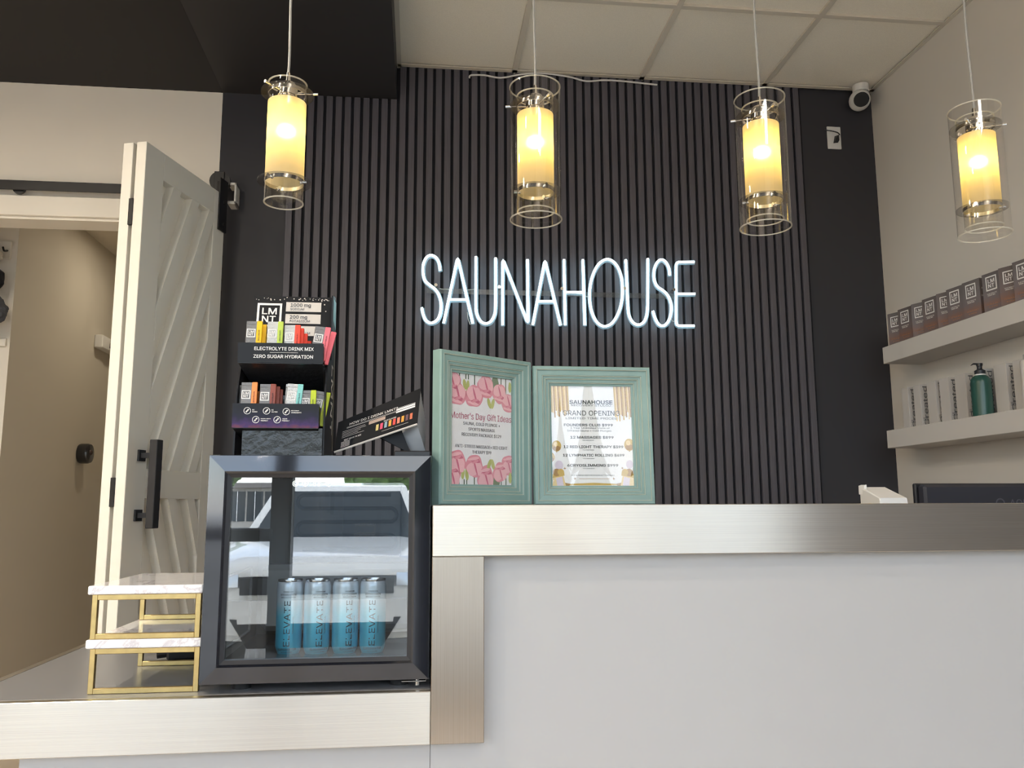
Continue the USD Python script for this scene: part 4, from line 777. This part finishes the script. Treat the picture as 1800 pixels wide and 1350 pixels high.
for k, y in enumerate((3.429, 3.348, 3.248, 3.170, 3.074, 3.009, 2.912, 2.797, 2.707, 2.636)):
    hid = k in (0, 2, 4, 8); drink_box(y, names[k], .076 if hid else .088, 20 if hid else 6)
M['box_white'] = pm('white_carton', (0.56, 0.52, 0.485), 0.45)
def care_box(ynear, label, w=.066, h=.184, dep=.095):
    t = Thing('white_product_box', label, 'box', (2.105, ynear, 1.4273))
    t.part('carton', bx(0, dep, 0, w, 0, h, .0008), M['box_white'])
    t.part('lettering', [onto(text('Created', .019, h*.90, .021, h*.5, rot=90), (0, -.0003, 0), *FRONT)], M['ink_soft'], smooth=False)
    t.part('small_print', [onto(rect2(.006, .026, z, z+.0016), (0, -.0003, 0), *FRONT) for z in (.03, .035, .04)], M['ink_soft'], smooth=False)
lab = ['white product box farthest along the lower shelf', 'second white product box from the far end of the lower shelf', 'third white product box from the far end of the lower shelf', 'fourth white product box from the far end of the lower shelf', 'white product box just left of the green pump bottle', 'white product box hidden behind the green pump bottle', 'white product box just right of the green pump bottle', 'white product box second from the near end of the lower shelf', 'white product box at the near end of the lower shelf']
for k, y in enumerate((3.388, 3.300, 3.192, 3.106, 3.000, 2.890, 2.772, 2.672, 2.560)):
    care_box(y, lab[k], .048 if k in (0, 1) else .060 if k < 4 else .066)
t = Thing('pump_bottle', 'dark green pump bottle with a black pump on the lower shelf', 'bottle', (2.068, 2.862, 1.4273))
t.part('bottle_body', lathe([(0, 0), (.033, 0), (.035, .003), (.035, .122), (.033, .136), (.026, .147), (.018, .152), (0, .152)], 36), pm('green_glass', (0.020, 0.075, 0.058), 0.28), smooth=50)
t.part('collar', lathe([(.016, .150), (.019, .152), (.019, .156), (0, .156)], 24), M['white'])
t.part('pump', [lathe([(0, .156), (.0185, .156), (.0185, .170), (.012, .173), (.009, .176), (.009, .186), (.0105, .187), (.0105, .197), (0, .197)], 20), hull([(.010, -.006, .190), (.010, .006, .190), (.010, -.006, .197), (.010, .006, .197), (-.024, -.004, .193), (-.024, .004, .193), (-.024, -.004, .1975), (-.024, .004, .1975)]), hull([(-.022, -.004, .193), (-.022, .004, .193), (-.022, .003, .1975), (-.034, -.003, .188), (-.034, .003, .188), (-.034, -.002, .191)])], M['satin_black'])
t = Thing('white_tube', 'white tube standing at the near end of the lower shelf', 'tube', (2.075, 2.63, 1.4273))
t.part('tube_body', lathe([(0, 0), (.020, 0), (.021, .004), (.021, .16), (.018, .168), (0, .168)], 24), M['box_white'], smooth=50); t.part('tube_cap', lathe([(0, .168), (.009, .168), (.009, .188), (0, .188)], 16), M['clear_wire'])

# ------------------------------------------------------------------ things on and behind the tall counter
t = Thing('card_reader', 'white wedge shaped card terminal on the tall counter', 'card terminal', (.965, 1.63, 1.1062))
t.part('housing', hull([(-.030, .0, .0), (.030, .0, .0), (-.028, .0, .011), (.028, .0, .011), (-.030, .002, .010), (.030, .002, .010), (.0, .13, 0), (.055, .13, 0), (.0, .12, .036), (.052, .12, .036), (.0, .13, .034), (.053, .13, .034)]), M['white'])
t.part('rear_cover', hull([(-.004, .105, .020), (-.004, .128, .020), (-.004, .105, .039), (-.004, .128, .039), (.002, .105, .041), (.002, .128, .041), (.002, .105, .02), (.002, .128, .02)]), M['white'])
t = Thing('computer_monitor', 'back of a dark computer monitor behind the tall counter', 'monitor', (1.62, 2.02, .7503))
t.part('shell', bx(-.352, .20, -.02, .012, .10, .404, .006), pm('monitor_shell', (0.020, 0.020, 0.028), 0.45), label='dark blue-black rear shell')
t.part('bezel', bx(-.357, .205, .012, .026, .095, .408, .003), M['satin_black'])
t.part('stand', bx(-.12, -.04, -.035, -.02, .006, .28, .004), M['satin_black']); t.part('stand_base', bx(-.20, .04, -.10, .08, 0, .007, .003), M['satin_black'])
lg = [annulus2(-.150, .357, .0125, .0035), text('AOPEN', .0185, .082, -.083, .357)]
t.part('logo', [onto(m, (0, -.0203, 0), *FRONT) for m in lg], pm('grey_logo', (0.075, 0.075, 0.09), 0.5), smooth=False)

# ------------------------------------------------------------------ outside, seen mirrored in the fridge door and frames
G0 = -.37
t = Thing('white_suv', 'white car parked outside, mirrored in the fridge door', 'car', (-.78, -3.80, G0))
wht = pm('car_white', (0.86, 0.84, 0.79), 0.25, coat_weight=1.0); dk = pm('car_dark_trim', (0.012, 0.012, 0.014), 0.35); cg = pm('car_glass', (0.012, 0.022, 0.030), 0.08, specular_ior_level=0.25)
def sym(pts): return pts+[(-x, y, z) for x, y, z in pts]
t.part('body', hull(sym([(.90, -.10, .45), (.97, -.45, .40), (.97, -4.4, .40), (.90, -4.75, .5), (.93, -.22, .92), (.98, -.5, .98), (.98, -4.4, 1.02), (.92, -4.7, 1.05), (.6, .0, .45), (.6, -.02, .85)])), wht)
t.part('hood', hull(sym([(.88, -.16, .98), (.60, -.06, 1.0), (.94, -.40, 1.06), (.94, -1.45, 1.16), (.62, -.15, 1.09), (.62, -1.45, 1.21), (.5, -.03, .94), (.9, -.15, .92), (.94, -1.45, .9)])), wht)
t.part('cabin', hull(sym([(.90, -1.30, 1.12), (.92, -4.6, 1.05), (.66, -1.98, 1.70), (.62, -2.3, 1.745), (.66, -4.2, 1.72), (.90, -4.6, 1.10)])), wht)
t.part('windscreen', hull(sym([(.80, -1.335, 1.165), (.60, -1.92, 1.65), (.80, -1.36, 1.165), (.60, -1.95, 1.65)])), cg)
for s in (-1, 1):
    t.part('side_window', hull([(s*.915, -1.75, 1.16), (s*.905, -3.4, 1.14), (s*.70, -2.2, 1.63), (s*.69, -3.3, 1.65), (s*.90, -1.75, 1.16), (s*.69, -2.2, 1.63)]), cg)
    t.part('headlight', hull([(s*.62, -.015, .86), (s*.90, -.14, .84), (s*.62, -.02, .96), (s*.91, -.18, .95), (s*.62, -.10, .86), (s*.9, -.24, .95)]), pm('headlight_%d' % (s+1), (0.55, 0.57, 0.6), 0.1, 0.5))
    t.part('mirror', hull([(s*1.0, -1.60, 1.14), (s*1.18, -1.62, 1.15), (s*1.0, -1.62, 1.26), (s*1.18, -1.64, 1.27), (s*1.02, -1.72, 1.14), (s*1.17, -1.72, 1.26)]), wht)
    for y in (-.95, -3.8):
        wm = lathe([(.0, -.11), (.33, -.11), (.36, -.07), (.36, .07), (.33, .11), (0, .11)], 28); wm.apply_transform(trimesh.transformations.rotation_matrix(math.pi/2, (0, 1, 0)))
        t.part('wheel', moved(wm, (s*.88, y, .36)), dk)
t.part('grille', hull(sym([(.60, .010, .80), (.60, .006, .93), (.60, -.05, .80), (.60, -.05, .93)])), dk)
t.part('bumper', hull(sym([(.92, -.12, .50), (.60, .045, .50), (.60, .05, .76), (.93, -.16, .76), (.9, -.3, .5), (.9, -.3, .76)])), wht)
t.part('air_intake', hull(sym([(.52, .055, .40), (.66, .045, .62), (.52, -.02, .40), (.66, -.02, .62)])), dk)
def tree(x, y, h, r, label, seed, conifer=False):
    t = Thing('tree', label, 'tree', (x, y, G0)); r2 = np.random.default_rng(seed)
    t.part('trunk', tube([(0, 0, 0), (.05, 0, h*.3), (0, .05, h*.75)], [h*.03, h*.024, h*.008], 8), pm('bark_%d' % seed, (0.09, 0.065, 0.045), 0.9))
    bl = []
    if conifer:
        for k in range(11):
            f = k/10; z = h*(.14+.80*f); rad = r*(1-f*.93); n = 22
            V = [(0, 0, z+h*.14)]+[(rad*q*math.cos(a), rad*q*math.sin(a), z-h*.035*(q-.6)-.10*h*(q-.55)) for a, q in zip(np.linspace(0, 6.283, n, endpoint=False), r2.uniform(.45, 1.15, n))]+[(0, 0, z-h*.01)]
            F = [(0, 1+i, 1+(i+1) % n) for i in range(n)]+[(n+1, 1+(i+1) % n, 1+i) for i in range(n)]
            bl.append(trimesh.Trimesh(V, F, process=False))
    else:
        for k in range(70):
            f = r2.random(); z = h*(.26+.72*f); rad = r*math.sin(math.pi*(.12+.80*f)); a = r2.uniform(0, 6.28); d = rad*math.sqrt(r2.random())
            m = trimesh.creation.icosphere(2, 1.0); n = meshkit.noise(m.vertices*4+k*7.1, seed)[:, None]-.5
            m.vertices = m.vertices*(1+1.3*n)*r*r2.uniform(.16, .30); bl.append(moved(m, (d*math.cos(a), d*math.sin(a), z)))
    t.part('crown', bl, pm('foliage_%d' % seed, (0.16, 0.26, 0.07) if not conifer else (0.075, 0.12, 0.06), 0.85, vary=(4, .6)), kind='stuff', smooth=False)
tree(-5.9, -21, 5.4, 1.1, 'leafy green tree left of the low building outside', 21)
tree(-6.6, -15, 3.2, 1.0, 'small bushy tree nearest the entrance outside', 22)
tree(-1.0, -25, 4.9, 1.5, 'broad green tree behind the white car outside', 23)
tree(2.6, -23, 5.4, 1.9, 'green tree right of the parked white car', 24)
tree(6.6, -28, 10.5, 1.7, 'tall dark conifer across the car park', 25, True)
tree(10.2, -31, 13.5, 2.2, 'tallest dark conifer across the car park', 26, True)
tree(4.6, -34, 10.0, 1.8, 'shorter dark conifer across the car park', 27, True)
tree(15.5, -36, 11.0, 2.6, 'dark conifer at the far right of the car park', 28, True)
tree(7.2, -38, 10.5, 1.9, 'dark conifer behind the tall conifer', 29, True)
t = Thing('low_building', 'low office block with a flat roof across the car park', 'building', (-15.0, -68, G0))
t.part('wall', bx(-9, 7.2, -4, 0, 0, 3.2), pm('stucco', (0.42, 0.38, 0.33), 0.85)); t.part('roof', bx(-9.3, 7.5, -4.3, .5, 3.2, 3.6), pm('fascia', (0.22, 0.19, 0.17), 0.7))
for k in range(10): w_ = t.part('window', bx(-8.6+k*1.4, -7.35+k*1.4, -.02, .05, .5, 2.9), cg); t.part('mullion', bx(-8.0+k*1.4, -7.95+k*1.4, .05, .09, .5, 2.9), M['alu'], parent=w_)
